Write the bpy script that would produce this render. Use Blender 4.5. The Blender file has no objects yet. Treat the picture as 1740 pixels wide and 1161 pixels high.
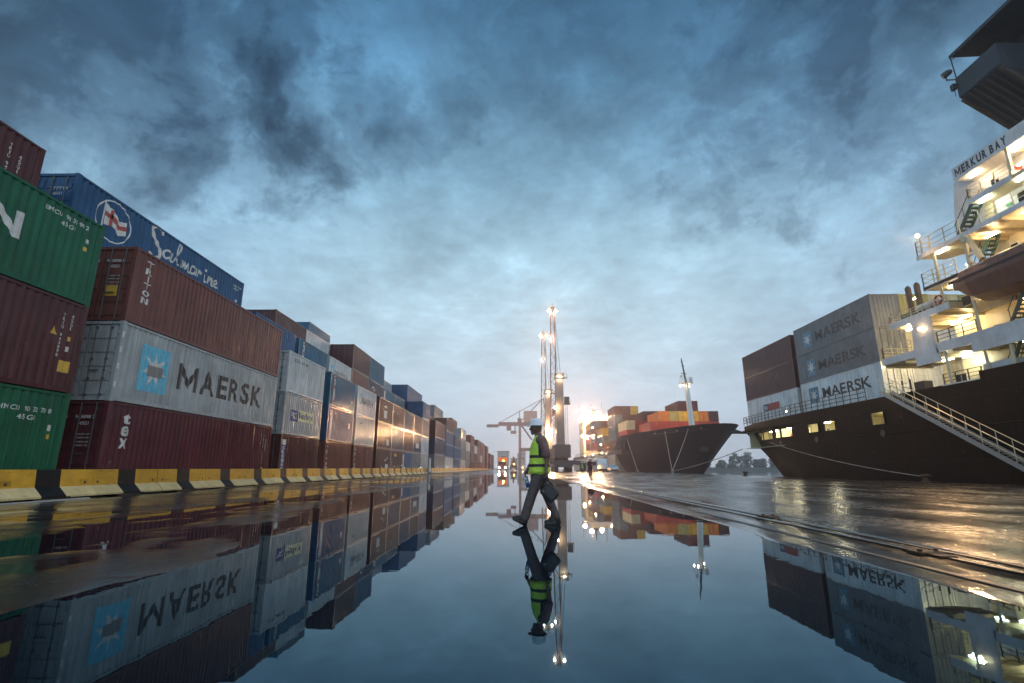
import bpy, bmesh, math, random
from mathutils import Vector, Matrix, noise
from math import radians, sin, cos, pi
random.seed(7)
S = bpy.context.scene
COL = S.collection

# ------------------------------------------------------------------ camera
cam_d = bpy.data.cameras.new("camera"); cam = bpy.data.objects.new("camera", cam_d); COL.objects.link(cam)
cam_d.sensor_width = 36.0; cam_d.lens = 18.0; cam_d.clip_start = 0.05; cam_d.clip_end = 6000
cam.location = (0, 0, 0.9); cam.rotation_euler = (pi / 2 + 0.24173, 0, 0.01116)
S.camera = cam

# ------------------------------------------------------------------ exposure / renderer
S.view_settings.view_transform = 'Standard'; S.view_settings.look = 'None'
S.view_settings.exposure = 0.0; S.view_settings.gamma = 1.0; S.view_settings.use_curve_mapping = False
S.render.engine = 'CYCLES'
S.cycles.use_denoising = True
S.cycles.max_bounces = 6; S.cycles.diffuse_bounces = 3; S.cycles.glossy_bounces = 4
S.cycles.transmission_bounces = 2; S.cycles.volume_bounces = 0; S.cycles.transparent_max_bounces = 6
S.cycles.sample_clamp_indirect = 4.0; S.cycles.caustics_reflective = False; S.cycles.caustics_refractive = False

# ------------------------------------------------------------------ node helpers
def N(nt, t, **kw):
    n = nt.nodes.new(t)
    for k, v in kw.items():
        if k == 'inp':
            for i, x in v.items(): n.inputs[i].default_value = x
        else: setattr(n, k, v)
    return n
def L(nt, a, b): nt.links.new(a, b)
def ramp(nt, stops, src=None, interp='LINEAR'):
    r = N(nt, 'ShaderNodeValToRGB'); r.color_ramp.interpolation = interp
    e = r.color_ramp.elements
    while len(e) < len(stops): e.new(0.5)
    for i, (p, c) in enumerate(stops):
        e[i].position = p
        e[i].color = (c, c, c, 1) if isinstance(c, (int, float)) else (*c, 1)
    if src is not None: L(nt, src, r.inputs[0])
    return r.outputs[0]
def M(nt, op, a, b=None, clamp=False):
    n = N(nt, 'ShaderNodeMath', operation=op); n.use_clamp = clamp
    for i, v in enumerate((a, b)):
        if v is None: continue
        if isinstance(v, (int, float)): n.inputs[i].default_value = v
        else: L(nt, v, n.inputs[i])
    return n.outputs[0]
def mix(nt, f, a, b, typ='MIX'):
    n = N(nt, 'ShaderNodeMix', data_type='RGBA', blend_type=typ)
    for i, v in ((0, f), (6, a), (7, b)):
        if isinstance(v, (int, float)): n.inputs[i].default_value = v if i == 0 else (v, v, v, 1)
        elif isinstance(v, tuple): n.inputs[i].default_value = (*v, 1)
        else: L(nt, v, n.inputs[i])
    return n.outputs[2]
def vmul(nt, v, s):
    n = N(nt, 'ShaderNodeVectorMath', operation='MULTIPLY'); L(nt, v, n.inputs[0])
    n.inputs[1].default_value = s
    return n.outputs[0]
def noi(nt, vec, scale, detail=4, rough=.55, dist=0.0):
    n = N(nt, 'ShaderNodeTexNoise', inp={'Scale': scale, 'Detail': detail, 'Roughness': rough, 'Distortion': dist})
    if vec is not None: L(nt, vec, n.inputs['Vector'])
    return n.outputs[0]

# ------------------------------------------------------------------ sky (dusk, broken cloud)
W = bpy.data.worlds.new("World"); S.world = W; W.use_nodes = True
nt = W.node_tree; nt.nodes.clear()
tc = N(nt, 'ShaderNodeTexCoord')
nrm = N(nt, 'ShaderNodeVectorMath', operation='NORMALIZE'); L(nt, tc.outputs['Generated'], nrm.inputs[0]); D = nrm.outputs[0]
sep = N(nt, 'ShaderNodeSeparateXYZ'); L(nt, D, sep.inputs[0])
dz = M(nt, 'MAXIMUM', sep.outputs[2], 0.0)
base = ramp(nt, [(0.0, (.74, .83, .94)), (.10, (.64, .775, .905)), (.28, (.48, .68, .81)), (.40, (.38, .60, .745)), (.52, (.235, .44, .61)),
                 (.64, (.135, .31, .475)), (.74, (.09, .235, .39)), (.84, (.15, .27, .39)), (1.0, (.42, .54, .66))], dz)
# darker to both sides of the afterglow over the quay
dot = N(nt, 'ShaderNodeVectorMath', operation='DOT_PRODUCT'); L(nt, D, dot.inputs[0]); dot.inputs[1].default_value = (0.02, .97, .24)
side = ramp(nt, [(0.0, (1.4, 1.4, 1.4)), (.45, (1.25, 1.25, 1.25)), (.62, (.60, .65, .71)), (.82, (.80, .86, .93)), (.95, (1.0, 1.0, 1.0)), (1.0, (1.03, 1.03, 1.03))], dot.outputs['Value'])
col = mix(nt, 1.0, base, side, 'MULTIPLY')
# cloud deck seen in perspective
den = M(nt, 'ADD', dz, .13)
inv = M(nt, 'DIVIDE', 1.0, den)
pl = N(nt, 'ShaderNodeVectorMath', operation='SCALE'); L(nt, D, pl.inputs[0]); L(nt, inv, pl.inputs['Scale'])
P0 = vmul(nt, pl.outputs[0], (1, 1, .12))
n1 = noi(nt, P0, 1.1, 10, .60, .35)
n2 = noi(nt, vmul(nt, P0, (1.0, .8, 1)), 3.4, 12, .66, .15)
n3 = noi(nt, P0, 9.0, 10, .66, .1)
big = ramp(nt, [(.34, 1.12), (.50, .98), (.60, .82), (.72, .66)], n1)
thin = ramp(nt, [(.28, .66), (.46, .95), (.56, 1.07), (.74, 1.48)], n2)
fine = ramp(nt, [(.30, .90), (.5, 1.0), (.72, 1.16)], n3)
lowfade = ramp(nt, [(.05, .05), (.26, .55), (.5, 1.0)], dz)
for f_ in (big, thin, fine): col = mix(nt, lowfade, col, mix(nt, 1.0, col, f_, 'MULTIPLY'))
# ragged dark scud clouds and the dark banks towards the zenith: (direction, angular radius, darkness)
n4 = noi(nt, D, 9.0, 12, .64, .25)
SCUDS = [((-0.392, 0.69, 0.608), 0.045, 0.32), ((-0.386, 0.722, 0.574), 0.06, 0.27), ((-0.364, 0.76, 0.539), 0.06, 0.31), ((-0.338, 0.783, 0.523), 0.05, 0.43), ((-0.434, 0.692, 0.577), 0.03, 0.53), ((-0.269, 0.752, 0.602), 0.055, 0.36), ((-0.231, 0.78, 0.582), 0.07, 0.32), ((-0.182, 0.794, 0.58), 0.06, 0.39), ((-0.123, 0.781, 0.612), 0.05, 0.5), ((-0.273, 0.717, 0.642), 0.03, 0.53), ((-0.514, 0.718, 0.469), 0.06, 0.53), ((-0.636, 0.559, 0.532), 0.27, 0.32), ((-0.531, 0.589, 0.61), 0.234, 0.32), ((-0.61, 0.622, 0.492), 0.18, 0.43), ((0.344, 0.702, 0.623), 0.198, 0.66), ((0.496, 0.619, 0.608), 0.234, 0.35), ((0.432, 0.733, 0.525), 0.144, 0.7), ((0.118, 0.694, 0.71), 0.18, 0.66), ((0.623, 0.623, 0.473), 0.18, 0.69), ((0.246, 0.77, 0.588), 0.108, 0.7)]
for small in (False, True):
    acc = None
    for d, r, dark in SCUDS:
        if (r < .1) != small: continue
        dn = N(nt, 'ShaderNodeVectorMath', operation='DISTANCE'); L(nt, D, dn.inputs[0]); dn.inputs[1].default_value = d
        v = M(nt, 'ADD', M(nt, 'DIVIDE', dn.outputs['Value'], r), M(nt, 'MULTIPLY', M(nt, 'SUBTRACT', n4, .5), -3.4 if small else -4.2))
        f = M(nt, 'MULTIPLY', ramp(nt, [(0.0, 1.0), (.45, .62), (1.0, 0.0)], M(nt, 'MULTIPLY', v, .66 if small else .72, True), 'EASE'), 1 - dark)
        acc = f if acc is None else M(nt, 'MAXIMUM', acc, f)
    col = mix(nt, acc, col, mix(nt, 1.0, col, (.10, .16, .22) if small else (.02, .07, .14), 'MULTIPLY'))
sky = N(nt, 'ShaderNodeTexSky', sky_type='NISHITA'); sky.sun_disc = False
sky.sun_elevation = radians(2.0); sky.sun_rotation = radians(8.0); sky.altitude = 0
skys = mix(nt, 1.0, sky.outputs[0], (.10, .10, .10), 'MULTIPLY')
col = mix(nt, .03, col, skys)
bg = N(nt, 'ShaderNodeBackground'); L(nt, col, bg.inputs[0]); bg.inputs[1].default_value = 1.06
wo = N(nt, 'ShaderNodeOutputWorld'); L(nt, bg.outputs[0], wo.inputs[0])

# ------------------------------------------------------------------ sun (weak, very soft fill added high behind the camera for the container sides)
sl = bpy.data.lights.new("sun", 'SUN'); sl.energy = 0.5; sl.angle = radians(25); sl.color = (1, .93, .86)
so = bpy.data.objects.new("sun", sl); COL.objects.link(so)
so.rotation_euler = Vector((-.55, .50, -.68)).to_track_quat('-Z', 'Y').to_euler()

# ------------------------------------------------------------------ bookkeeping
ORG = {}
def reg(o, v): ORG[o.name] = Vector(v)
def org(o): return ORG.get(o.name, Vector((0, 0, 0)))
def tag(o, label=None, cat=None, group=None, kind=None):
    if label: o['label'] = label
    if cat: o['category'] = cat
    if group: o['group'] = group
    if kind: o['kind'] = kind
    return o
def empty(name, loc, label=None, cat=None, group=None, rz=0.0):
    o = bpy.data.objects.new(name, None); COL.objects.link(o); o.location = loc; o.rotation_euler = (0, 0, rz)
    o.empty_display_size = .3
    reg(o, loc); tag(o, label, cat, group)
    return o
def copy_tree(o, parent=None):
    c = o.copy(); COL.objects.link(c)
    if parent: c.parent = parent
    for ch in o.children: copy_tree(ch, c)
    return c

class MB:
    def __init__(s): s.v = []; s.f = []; s.m = []; s.cur = 0
    def add(s, vs, fs):
        b = len(s.v); s.v += [tuple(p) for p in vs]
        s.f += [tuple(b + i for i in f) for f in fs]; s.m += [s.cur] * len(fs)
        return s
    def box(s, x0, x1, y0, y1, z0, z1):
        return s.add([(x, y, z) for x in (x0, x1) for y in (y0, y1) for z in (z0, z1)],
                     [(0, 1, 3, 2), (4, 6, 7, 5), (0, 4, 5, 1), (2, 3, 7, 6), (0, 2, 6, 4), (1, 5, 7, 3)])
    def cbox(s, c, d): return s.box(c[0]-d[0]/2, c[0]+d[0]/2, c[1]-d[1]/2, c[1]+d[1]/2, c[2]-d[2]/2, c[2]+d[2]/2)
    def obox(s, p0, p1, w, h, up=(0, 0, 1)):          # bar with a w x h section between two points
        p0 = Vector(p0); p1 = Vector(p1); t = (p1 - p0).normalized(); u = Vector(up)
        a = t.cross(u)
        if a.length < 1e-4: a = t.cross(Vector((0, 1, 0)))
        a.normalize(); b = a.cross(t)
        q = [(-1, -1), (1, -1), (1, 1), (-1, 1)]
        vs = [p + a * (i * w / 2) + b * (j * h / 2) for p in (p0, p1) for i, j in q]
        return s.add(vs, [(3, 2, 1, 0), (4, 5, 6, 7)] + [(i, (i + 1) % 4, 4 + (i + 1) % 4, 4 + i) for i in range(4)])
    def tube(s, p0, p1, r0, r1=None, n=8, cap=True):
        p0 = Vector(p0); p1 = Vector(p1); r1 = r0 if r1 is None else r1
        t = (p1 - p0).normalized(); a = t.orthogonal().normalized(); b = t.cross(a)
        vs = [p + (a * cos(2 * pi * i / n) + b * sin(2 * pi * i / n)) * r for p, r in ((p0, r0), (p1, r1)) for i in range(n)]
        fs = [(i, (i + 1) % n, n + (i + 1) % n, n + i) for i in range(n)]
        if cap: fs += [tuple(range(n - 1, -1, -1)), tuple(range(n, 2 * n))]
        return s.add(vs, fs)
    def path(s, pts, r, n=6):
        for a, b in zip(pts[:-1], pts[1:]): s.tube(a, b, r, n=n)
        return s
    def caps(s, p0, p1, r0, r1=None, n=10):            # closed capsule
        p0 = Vector(p0); p1 = Vector(p1); r1 = r0 if r1 is None else r1
        d = p1 - p0
        t = d.normalized() if d.length > 1e-6 else Vector((0, 0, 1)); a = t.orthogonal().normalized(); b = t.cross(a)
        rings = [(p0 - t * r0 * cos(k), r0 * sin(k)) for k in (.5, 1.0)] + [(p0, r0), (p1, r1)] + [(p1 + t * r1 * cos(k), r1 * sin(k)) for k in (1.0, .5)]
        vs = [p0 - t * r0] + [c + (a * cos(2 * pi * i / n) + b * sin(2 * pi * i / n)) * r for c, r in rings for i in range(n)] + [p1 + t * r1]
        fs = [(0, 1 + (i + 1) % n, 1 + i) for i in range(n)]
        for k in range(len(rings) - 1):
            o = 1 + k * n
            fs += [(o + i, o + (i + 1) % n, o + n + (i + 1) % n, o + n + i) for i in range(n)]
        o = 1 + (len(rings) - 1) * n; e = len(vs) - 1
        fs += [(o + i, o + (i + 1) % n, e) for i in range(n)]
        return s.add(vs, fs)
    def ball(s, c, r, n=12, m=8):
        r = (r, r, r) if isinstance(r, (int, float)) else r
        vs = [(c[0], c[1], c[2] - r[2])]
        for j in range(1, m):
            a = -pi / 2 + pi * j / m
            vs += [(c[0] + r[0] * cos(a) * cos(2 * pi * i / n), c[1] + r[1] * cos(a) * sin(2 * pi * i / n), c[2] + r[2] * sin(a)) for i in range(n)]
        vs.append((c[0], c[1], c[2] + r[2]))
        fs = [(0, 1 + (i + 1) % n, 1 + i) for i in range(n)]
        for j in range(m - 2):
            o = 1 + j * n
            fs += [(o + i, o + (i + 1) % n, o + n + (i + 1) % n, o + n + i) for i in range(n)]
        o = 1 + (m - 2) * n; e = len(vs) - 1
        fs += [(o + i, o + (i + 1) % n, e) for i in range(n)]
        return s.add(vs, fs)
    def prism(s, poly, ax, a0, a1):                    # convex or simple polygon extruded along axis ax
        def P(u, v, w): return {'x': (w, u, v), 'y': (u, w, v), 'z': (u, v, w)}[ax]
        n = len(poly)
        vs = [P(u, v, a0) for u, v in poly] + [P(u, v, a1) for u, v in poly]
        return s.add(vs, [tuple(range(n)), tuple(range(2 * n - 1, n - 1, -1))] + [(i, n + i, n + (i + 1) % n, (i + 1) % n) for i in range(n)])
    def lathe(s, prof, c=(0, 0, 0), n=16):
        vs = [(c[0] + r * cos(2 * pi * i / n), c[1] + r * sin(2 * pi * i / n), c[2] + z) for r, z in prof for i in range(n)]
        return s.add(vs, [(k * n + i, k * n + (i + 1) % n, (k + 1) * n + (i + 1) % n, (k + 1) * n + i) for k in range(len(prof) - 1) for i in range(n)])
    def loft(s, rings, closed=True, cap=True):
        n = len(rings[0]); vs = [p for r in rings for p in r]; fs = []
        for k in range(len(rings) - 1):
            for i in range(n if closed else n - 1):
                fs.append((k * n + i, k * n + (i + 1) % n, (k + 1) * n + (i + 1) % n, (k + 1) * n + i))
        if cap: fs += [tuple(range(n - 1, -1, -1)), tuple(range((len(rings) - 1) * n, len(rings) * n))]
        return s.add(vs, fs)
    def mesh(s, name, off=None, fixn=True):
        me = bpy.data.meshes.new(name)
        v = s.v if off is None else [(p[0] - off[0], p[1] - off[1], p[2] - off[2]) for p in s.v]
        me.from_pydata(v, [], s.f); me.polygons.foreach_set('material_index', s.m)
        if fixn:
            bm = bmesh.new(); bm.from_mesh(me); bmesh.ops.recalc_face_normals(bm, faces=bm.faces); bm.to_mesh(me); bm.free()
        me.update()
        return me
    def build(s, name, mat, parent=None, smooth=False, bevel=0.0, fixn=True, loc=None):
        off = org(parent) if parent is not None else loc
        me = s.mesh(name, off, fixn)
        for m in (mat if isinstance(mat, (list, tuple)) else [mat]): me.materials.append(m)
        if smooth: me.polygons.foreach_set('use_smooth', [True] * len(me.polygons))
        o = bpy.data.objects.new(name, me); COL.objects.link(o)
        if parent is not None:
            o.parent = parent; reg(o, off)
        elif loc is not None:
            o.location = loc; reg(o, loc)
        if bevel:
            b = o.modifiers.new('bevel', 'BEVEL'); b.width = bevel; b.segments = 2; b.limit_method = 'ANGLE'
        return o
def link_mesh(name, me, mat, parent):                  # another user of a shared mesh with its own material
    o = bpy.data.objects.new(name, me); COL.objects.link(o); o.parent = parent; reg(o, org(parent))
    if mat is not None:
        o.material_slots[0].link = 'OBJECT'; o.material_slots[0].material = mat
    return o

# ------------------------------------------------------------------ materials
MATS = {}
def newmat(name):
    m = bpy.data.materials.new(name); m.use_nodes = True; n = m.node_tree; n.nodes.clear()
    o = N(n, 'ShaderNodeOutputMaterial'); p = N(n, 'ShaderNodeBsdfPrincipled'); L(n, p.outputs[0], o.inputs[0])
    MATS[name] = m
    return m, n, p
def simple(name, rgb, rough=.5, metal=0.0, var=.12, scale=6.0, bump=0.0, spec=.5):
    m, n, p = newmat(name)
    t = N(n, 'ShaderNodeTexCoord'); z = noi(n, t.outputs['Object'], scale, 5, .6)
    f = ramp(n, [(.3, 1 - var), (.7, 1 + var)], z)
    L(n, mix(n, 1.0, rgb, f, 'MULTIPLY'), p.inputs['Base Color'])
    L(n, M(n, 'MULTIPLY', rough, ramp(n, [(.3, .85), (.7, 1.2)], z)), p.inputs['Roughness'])
    p.inputs['Metallic'].default_value = metal; p.inputs['Specular IOR Level'].default_value = spec
    if bump:
        b = N(n, 'ShaderNodeBump', inp={'Strength': 1.0, 'Distance': bump}); L(n, z, b.inputs['Height']); L(n, b.outputs[0], p.inputs['Normal'])
    return m
def paint(name, rgb, rough=.22, dirt=.6, rust=.6, spec=.5, plates=False, wav=0.0):
    """weathered metal paint: faded patches, vertical grime runs, rust spots and scrapes"""
    m, n, p = newmat(name)
    t = N(n, 'ShaderNodeTexCoord'); oi = N(n, 'ShaderNodeObjectInfo')
    sh = N(n, 'ShaderNodeVectorMath', operation='ADD'); L(n, t.outputs['Object'], sh.inputs[0])
    cb = N(n, 'ShaderNodeCombineXYZ'); L(n, M(n, 'MULTIPLY', oi.outputs['Random'], 37.0), cb.inputs[1]); L(n, M(n, 'MULTIPLY', oi.outputs['Random'], 11.0), cb.inputs[0])
    L(n, cb.outputs[0], sh.inputs[1]); V = sh.outputs[0]
    fade = ramp(n, [(.32, .80), (.5, 1.0), (.70, 1.22)], noi(n, V, .7, 5, .6))
    c = mix(n, 1.0, rgb, fade, 'MULTIPLY')
    runs = ramp(n, [(.42, 0.0), (.72, 1.0)], noi(n, vmul(n, V, (3.0, 3.0, .22)), 1.6, 6, .7))
    grey = tuple(.55 * x * .6 + .022 for x in rgb)
    c = mix(n, M(n, 'MULTIPLY', runs, dirt), c, grey)
    rr = ramp(n, [(.60, 0.0), (.74, 1.0)], noi(n, vmul(n, V, (5.0, 5.0, .30)), 1.3, 5, .7))
    c = mix(n, M(n, 'MULTIPLY', rr, rust * .55), c, (.085, .045, .028))
    rs = noi(n, vmul(n, V, (1.6, 1.6, .75)), 3.2, 9, .72)
    rmask = ramp(n, [(.635, 0.0), (.70, 1.0)], rs)
    c = mix(n, M(n, 'MULTIPLY', rmask, rust), c, (.10, .045, .022))
    sc = ramp(n, [(.735, 0.0), (.75, 1.0)], noi(n, vmul(n, V, (2.0, 1.0, 1.4)), 5.0, 4, .5))
    c = mix(n, M(n, 'MULTIPLY', sc, .45), c, (.42, .40, .36))
    L(n, c, p.inputs['Base Color'])
    rg = M(n, 'ADD', M(n, 'MULTIPLY', runs, .16), rough)
    L(n, M(n, 'ADD', rg, M(n, 'MULTIPLY', rmask, .3)), p.inputs['Roughness'])
    b = N(n, 'ShaderNodeBump', inp={'Strength': .8, 'Distance': .03}); L(n, M(n, 'ADD', noi(n, vmul(n, V, (1.8, 1.8, .9)), 1.6, 4, .5), M(n, 'MULTIPLY', noi(n, vmul(n, V, (1.8, 1.8, .25)), 1.5, 2, .5), wav)), b.inputs['Height']); L(n, b.outputs[0], p.inputs['Normal'])
    p.inputs['Specular IOR Level'].default_value = spec
    if plates:                                          # welded shell plating: seams and slight pillowing
        sx = N(n, 'ShaderNodeSeparateXYZ'); L(n, t.outputs['Object'], sx.inputs[0]); cx_ = N(n, 'ShaderNodeCombineXYZ'); L(n, sx.outputs[1], cx_.inputs[0]); L(n, sx.outputs[2], cx_.inputs[1])
        br = N(n, 'ShaderNodeTexBrick', inp={'Scale': 1.0, 'Mortar Size': .018, 'Mortar Smooth': .4, 'Brick Width': 7.2, 'Row Height': 1.9}); L(n, cx_.outputs[0], br.inputs['Vector'])
        b2 = N(n, 'ShaderNodeBump', inp={'Strength': .9, 'Distance': .02}); b2.invert = True; L(n, br.outputs['Fac'], b2.inputs['Height']); L(n, b.outputs[0], b2.inputs['Normal']); L(n, b2.outputs[0], p.inputs['Normal'])
        L(n, mix(n, M(n, 'MULTIPLY', br.outputs['Fac'], .4), c, (.028, .018, .013)), p.inputs['Base Color'])
    return m
def glow(name, rgb, strength):
    m, n, p = newmat(name); n.nodes.remove(p)
    e = N(n, 'ShaderNodeEmission'); e.inputs[0].default_value = (*rgb, 1); e.inputs[1].default_value = strength
    L(n, e.outputs[0], [x for x in n.nodes if x.type == 'OUTPUT_MATERIAL'][0].inputs[0])
    return m

PC = dict(maroon=(.092, .030, .030), wine=(.105, .026, .032), brick=(.17, .062, .050), rust=(.155, .060, .048), brown=(.10, .055, .042),
          grey=(.37, .39, .40), pale=(.52, .54, .55), white=(.70, .72, .73), blue=(.028, .085, .19), teal=(.022, .115, .20), navy=(.020, .035, .085),
          green=(.018, .115, .058), orange=(.62, .20, .035), yellow=(.60, .38, .06), cream=(.60, .53, .34), red=(.38, .060, .042), slate=(.12, .15, .18), steel=(.17, .18, .19), dark=(.022, .020, .021),
          olive=(.36, .33, .13))
PM = {k: paint('paint_' + k, v, .13, spec=.16, wav=.9) for k, v in PC.items()}
STEEL = simple('dark_steel', (.05, .048, .047), .45, .3)
GALV = simple('galvanised_steel', (.30, .30, .30), .4, .6)
RODM = simple('locking_rod_steel', (.075, .075, .075), .5, .3)
RUBBER = simple('black_rubber', (.015, .015, .016), .6)
def ink(name, rgb, under, wear=.6):                             # stencilled lettering worn through in places
    m, n, p = newmat(name); t = N(n, 'ShaderNodeTexCoord'); V = t.outputs['Object']
    f = ramp(n, [(.54, 0.0), (.70, wear)], noi(n, vmul(n, V, (2, 2, .8)), 4.5, 8, .72))
    L(n, mix(n, f, mix(n, 1.0, rgb, ramp(n, [(.3, .75), (.7, 1.15)], noi(n, V, 2.5, 4, .6)), 'MULTIPLY'), under), p.inputs['Base Color']); p.inputs['Roughness'].default_value = .45
    return m
WHITE_INK = ink('white_lettering', (.60, .60, .58), (.22, .20, .19)); BLACK_INK = ink('black_lettering', (.014, .017, .024), (.15, .155, .16), .5)
DULLSKY_INK = ink('dull_blue_logo', (.07, .21, .30), (.17, .18, .19))
BLUE_INK = simple('blue_label', (.03, .05, .17), .5)
SKY_INK = simple('light_blue_logo', (.10, .42, .58), .5, var=.2)
RED_INK = simple('red_label', (.35, .05, .04), .5)
YEL_INK = simple('yellow_sticker', (.60, .36, .04), .5)
CREAM_INK = simple('cream_label', (.70, .63, .38), .5)
GREY_INK = simple('grey_patch', (.20, .20, .20), .6)
CREAM = paint('cream_ship_paint', (.62, .52, .34), .38, .25, .15)
SHIPWHITE = paint('white_ship_paint', (.62, .60, .60), .36, .25, .18)
HULLBLK = paint('black_hull_paint', (.006, .0045, .0045), .6, .3, .5, .05, True)
HULLNAVY = paint('navy_hull_paint', (.009, .011, .030), .5, .3, .12, .15, True)
DARKGLASS = simple('dark_window_glass', (.01, .012, .014), .08, var=.05)
DKGREEN = simple('dark_green_paint', (.012, .05, .035), .45)
ROPE = simple('mooring_rope', (.34, .30, .26), .8, scale=30, bump=.004)
CRANEGREY = paint('grey_crane_paint', (.17, .155, .15), .42, .35, .2)
CRANEDK = paint('dark_crane_paint', (.045, .045, .055), .45, .35, .2)
CONC = simple('concrete', (.26, .25, .235), .75, var=.25, scale=3, bump=.004)

# ================================================================== GROUND, PUDDLE, WATER
QX = 26.7                                              # quay edge
def sstep(a, b, x):
    t = max(0.0, min(1.0, (x - a) / (b - a))); return t * t * (3 - 2 * t)
def gheight(x, y):
    """low relief of the quay: wherever it drops under 0 the rain water stands in it"""
    a = noise.noise((x * .33, y * .16, 0.3)); b = noise.noise((x * 1.1, y * .45, 4.1)); c = noise.noise((x * 3.4, y * 1.5, 9.7)); d = noise.noise((x * 8, y * 5, 2.2))
    n = .55 * a + .30 * b + .20 * c + .10 * d
    xl = -2.9 - 2.1 * sstep(4, 17, y) + .8 * noise.noise((y * .30, 1.7, 0)); xr = 3.22 + .10 * noise.noise((y * .5, 8.2, 0))
    if y > 24: xl += (y - 24) * .035; xr -= (y - 24) * .012
    left = .0050 + .004 * sstep(-9, -12.5, x)
    h = left * (1 - sstep(xl - .9, xl + .5, x)) + n * .030 * (1 - sstep(xl - .6, xl + .5, x))
    h -= .030 * sstep(xl - .5, xl + 1.0, x) * (1 - sstep(xr - .12, xr + .10, x))
    right = sstep(xr - .06, xr + .10, x)
    h += right * (.005 + .010 * sstep(3.9, 5.2, x) + n * .014 * (1 - .45 * sstep(4.2, 6.5, x)))
    if y > 70: h = max(h, .004) if abs(x) > 6 else h
    for gx in (4.66, 4.38): h -= .03 * (abs(x - gx) < .05)
    return h
xs = [-420, -220, -120, -70, -45, -30, -20] + [-14 + .14 * i for i in range(int(18.3 / .14))]
xs += [4.30, 4.335, 4.37, 4.405, 4.44, 4.50, 4.58, 4.62, 4.655, 4.69, 4.73, 4.82]
x = 4.95
while x < QX: xs.append(x); x += .16 if x < 8 else .6
xs.append(QX)
xs = sorted(set(round(v, 3) for v in xs))
ys = [-60, -30, -15, -8, -4, -2, -1, 0, .6]
y = 1.0
while y < 900: ys.append(y); y += max(.09, .0125 * y) if y < 70 else .06 * y
ys.append(900)
g = MB(); nx = len(xs)
g.v = [(x, y, gheight(x, y) if (-14.2 < x and -1 <= y < 140) else .006) for y in ys for x in xs]
g.f = [(j * nx + i, j * nx + i + 1, (j + 1) * nx + i + 1, (j + 1) * nx + i) for j in range(len(ys) - 1) for i in range(nx - 1)]
g.m = [0] * len(g.f)
m, n, p = newmat('wet_asphalt')
t = N(n, 'ShaderNodeTexCoord'); V = t.outputs['Object']
f1 = noi(n, V, .5, 6, .6); f2 = noi(n, vmul(n, V, (1, .6, 1)), 9, 6, .65); f3 = noi(n, V, 60, 3, .6)
c = mix(n, f1, (.016, .013, .011), (.042, .034, .028)); c = mix(n, ramp(n, [(.45, 0.0), (.8, .55)], f2), c, (.055, .052, .05))
L(n, c, p.inputs['Base Color'])
sz = N(n, 'ShaderNodeSeparateXYZ'); L(n, V, sz.inputs[0])
film = ramp(n, [(0.0, .22), (.4, .65), (1.0, 1.0)], M(n, 'DIVIDE', M(n, 'SUBTRACT', sz.outputs[2], .0005), .011, True))   # thinner water film on higher spots
patch = noi(n, vmul(n, V, (1.0, .45, 1)), .55, 7, .62, .4); pr = ramp(n, [(.34, .45), (.48, .80), (.62, 1.2)], patch)       # half-drained patches
L(n, M(n, 'MULTIPLY', M(n, 'MULTIPLY', film, pr), ramp(n, [(.25, .16), (.5, .25), (.75, .40)], f2)), p.inputs['Roughness'])
p.inputs['IOR'].default_value = 1.42; p.inputs['Specular IOR Level'].default_value = .6
hh = M(n, 'ADD', M(n, 'MULTIPLY', f2, .7), M(n, 'MULTIPLY', f3, .10))
b = N(n, 'ShaderNodeBump', inp={'Strength': .9, 'Distance': .012}); L(n, M(n, 'MULTIPLY', hh, M(n, 'MULTIPLY', film, pr)), b.inputs['Height']); L(n, b.outputs[0], p.inputs['Normal'])
ground = g.build('ground', m, smooth=True, fixn=False); tag(ground, 'wet dark asphalt quay with shallow pools of rain', kind='structure')
m, n, p = newmat('puddle_water'); n.nodes.remove(p)                # dark water film: Fresnel mirror over a black bottom, reflection tinted blue by colour at steep angles
t = N(n, 'ShaderNodeTexCoord')
b = N(n, 'ShaderNodeBump', inp={'Strength': .5, 'Distance': .0012}); L(n, noi(n, t.outputs['Object'], 2.2, 3, .5), b.inputs['Height'])
fr = N(n, 'ShaderNodeFresnel', inp={'IOR': 1.33}); L(n, b.outputs[0], fr.inputs['Normal'])
gl = N(n, 'ShaderNodeBsdfGlossy', inp={'Roughness': .012}); L(n, b.outputs[0], gl.inputs['Normal'])
L(n, ramp(n, [(.04, (.40, .70, 1.0)), (.22, (.54, .82, 1.0)), (.50, (.85, .95, 1.0)), (.75, (1.0, 1.0, 1.0))], fr.outputs[0]), gl.inputs['Color'])
df = N(n, 'ShaderNodeBsdfDiffuse', inp={'Color': (.003, .006, .010, 1)})
mx = N(n, 'ShaderNodeMixShader'); L(n, fr.outputs[0], mx.inputs[0]); L(n, df.outputs[0], mx.inputs[1]); L(n, gl.outputs[0], mx.inputs[2])
L(n, mx.outputs[0], [x for x in n.nodes if x.type == 'OUTPUT_MATERIAL'][0].inputs[0])
pd = MB(); pd.add([(-14, -6, 0), (8, -6, 0), (8, 140, 0), (-14, 140, 0)], [(0, 1, 2, 3)])
tag(pd.build('puddle', m), 'long mirror-still puddle down the middle of the quay', kind='structure')
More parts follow.
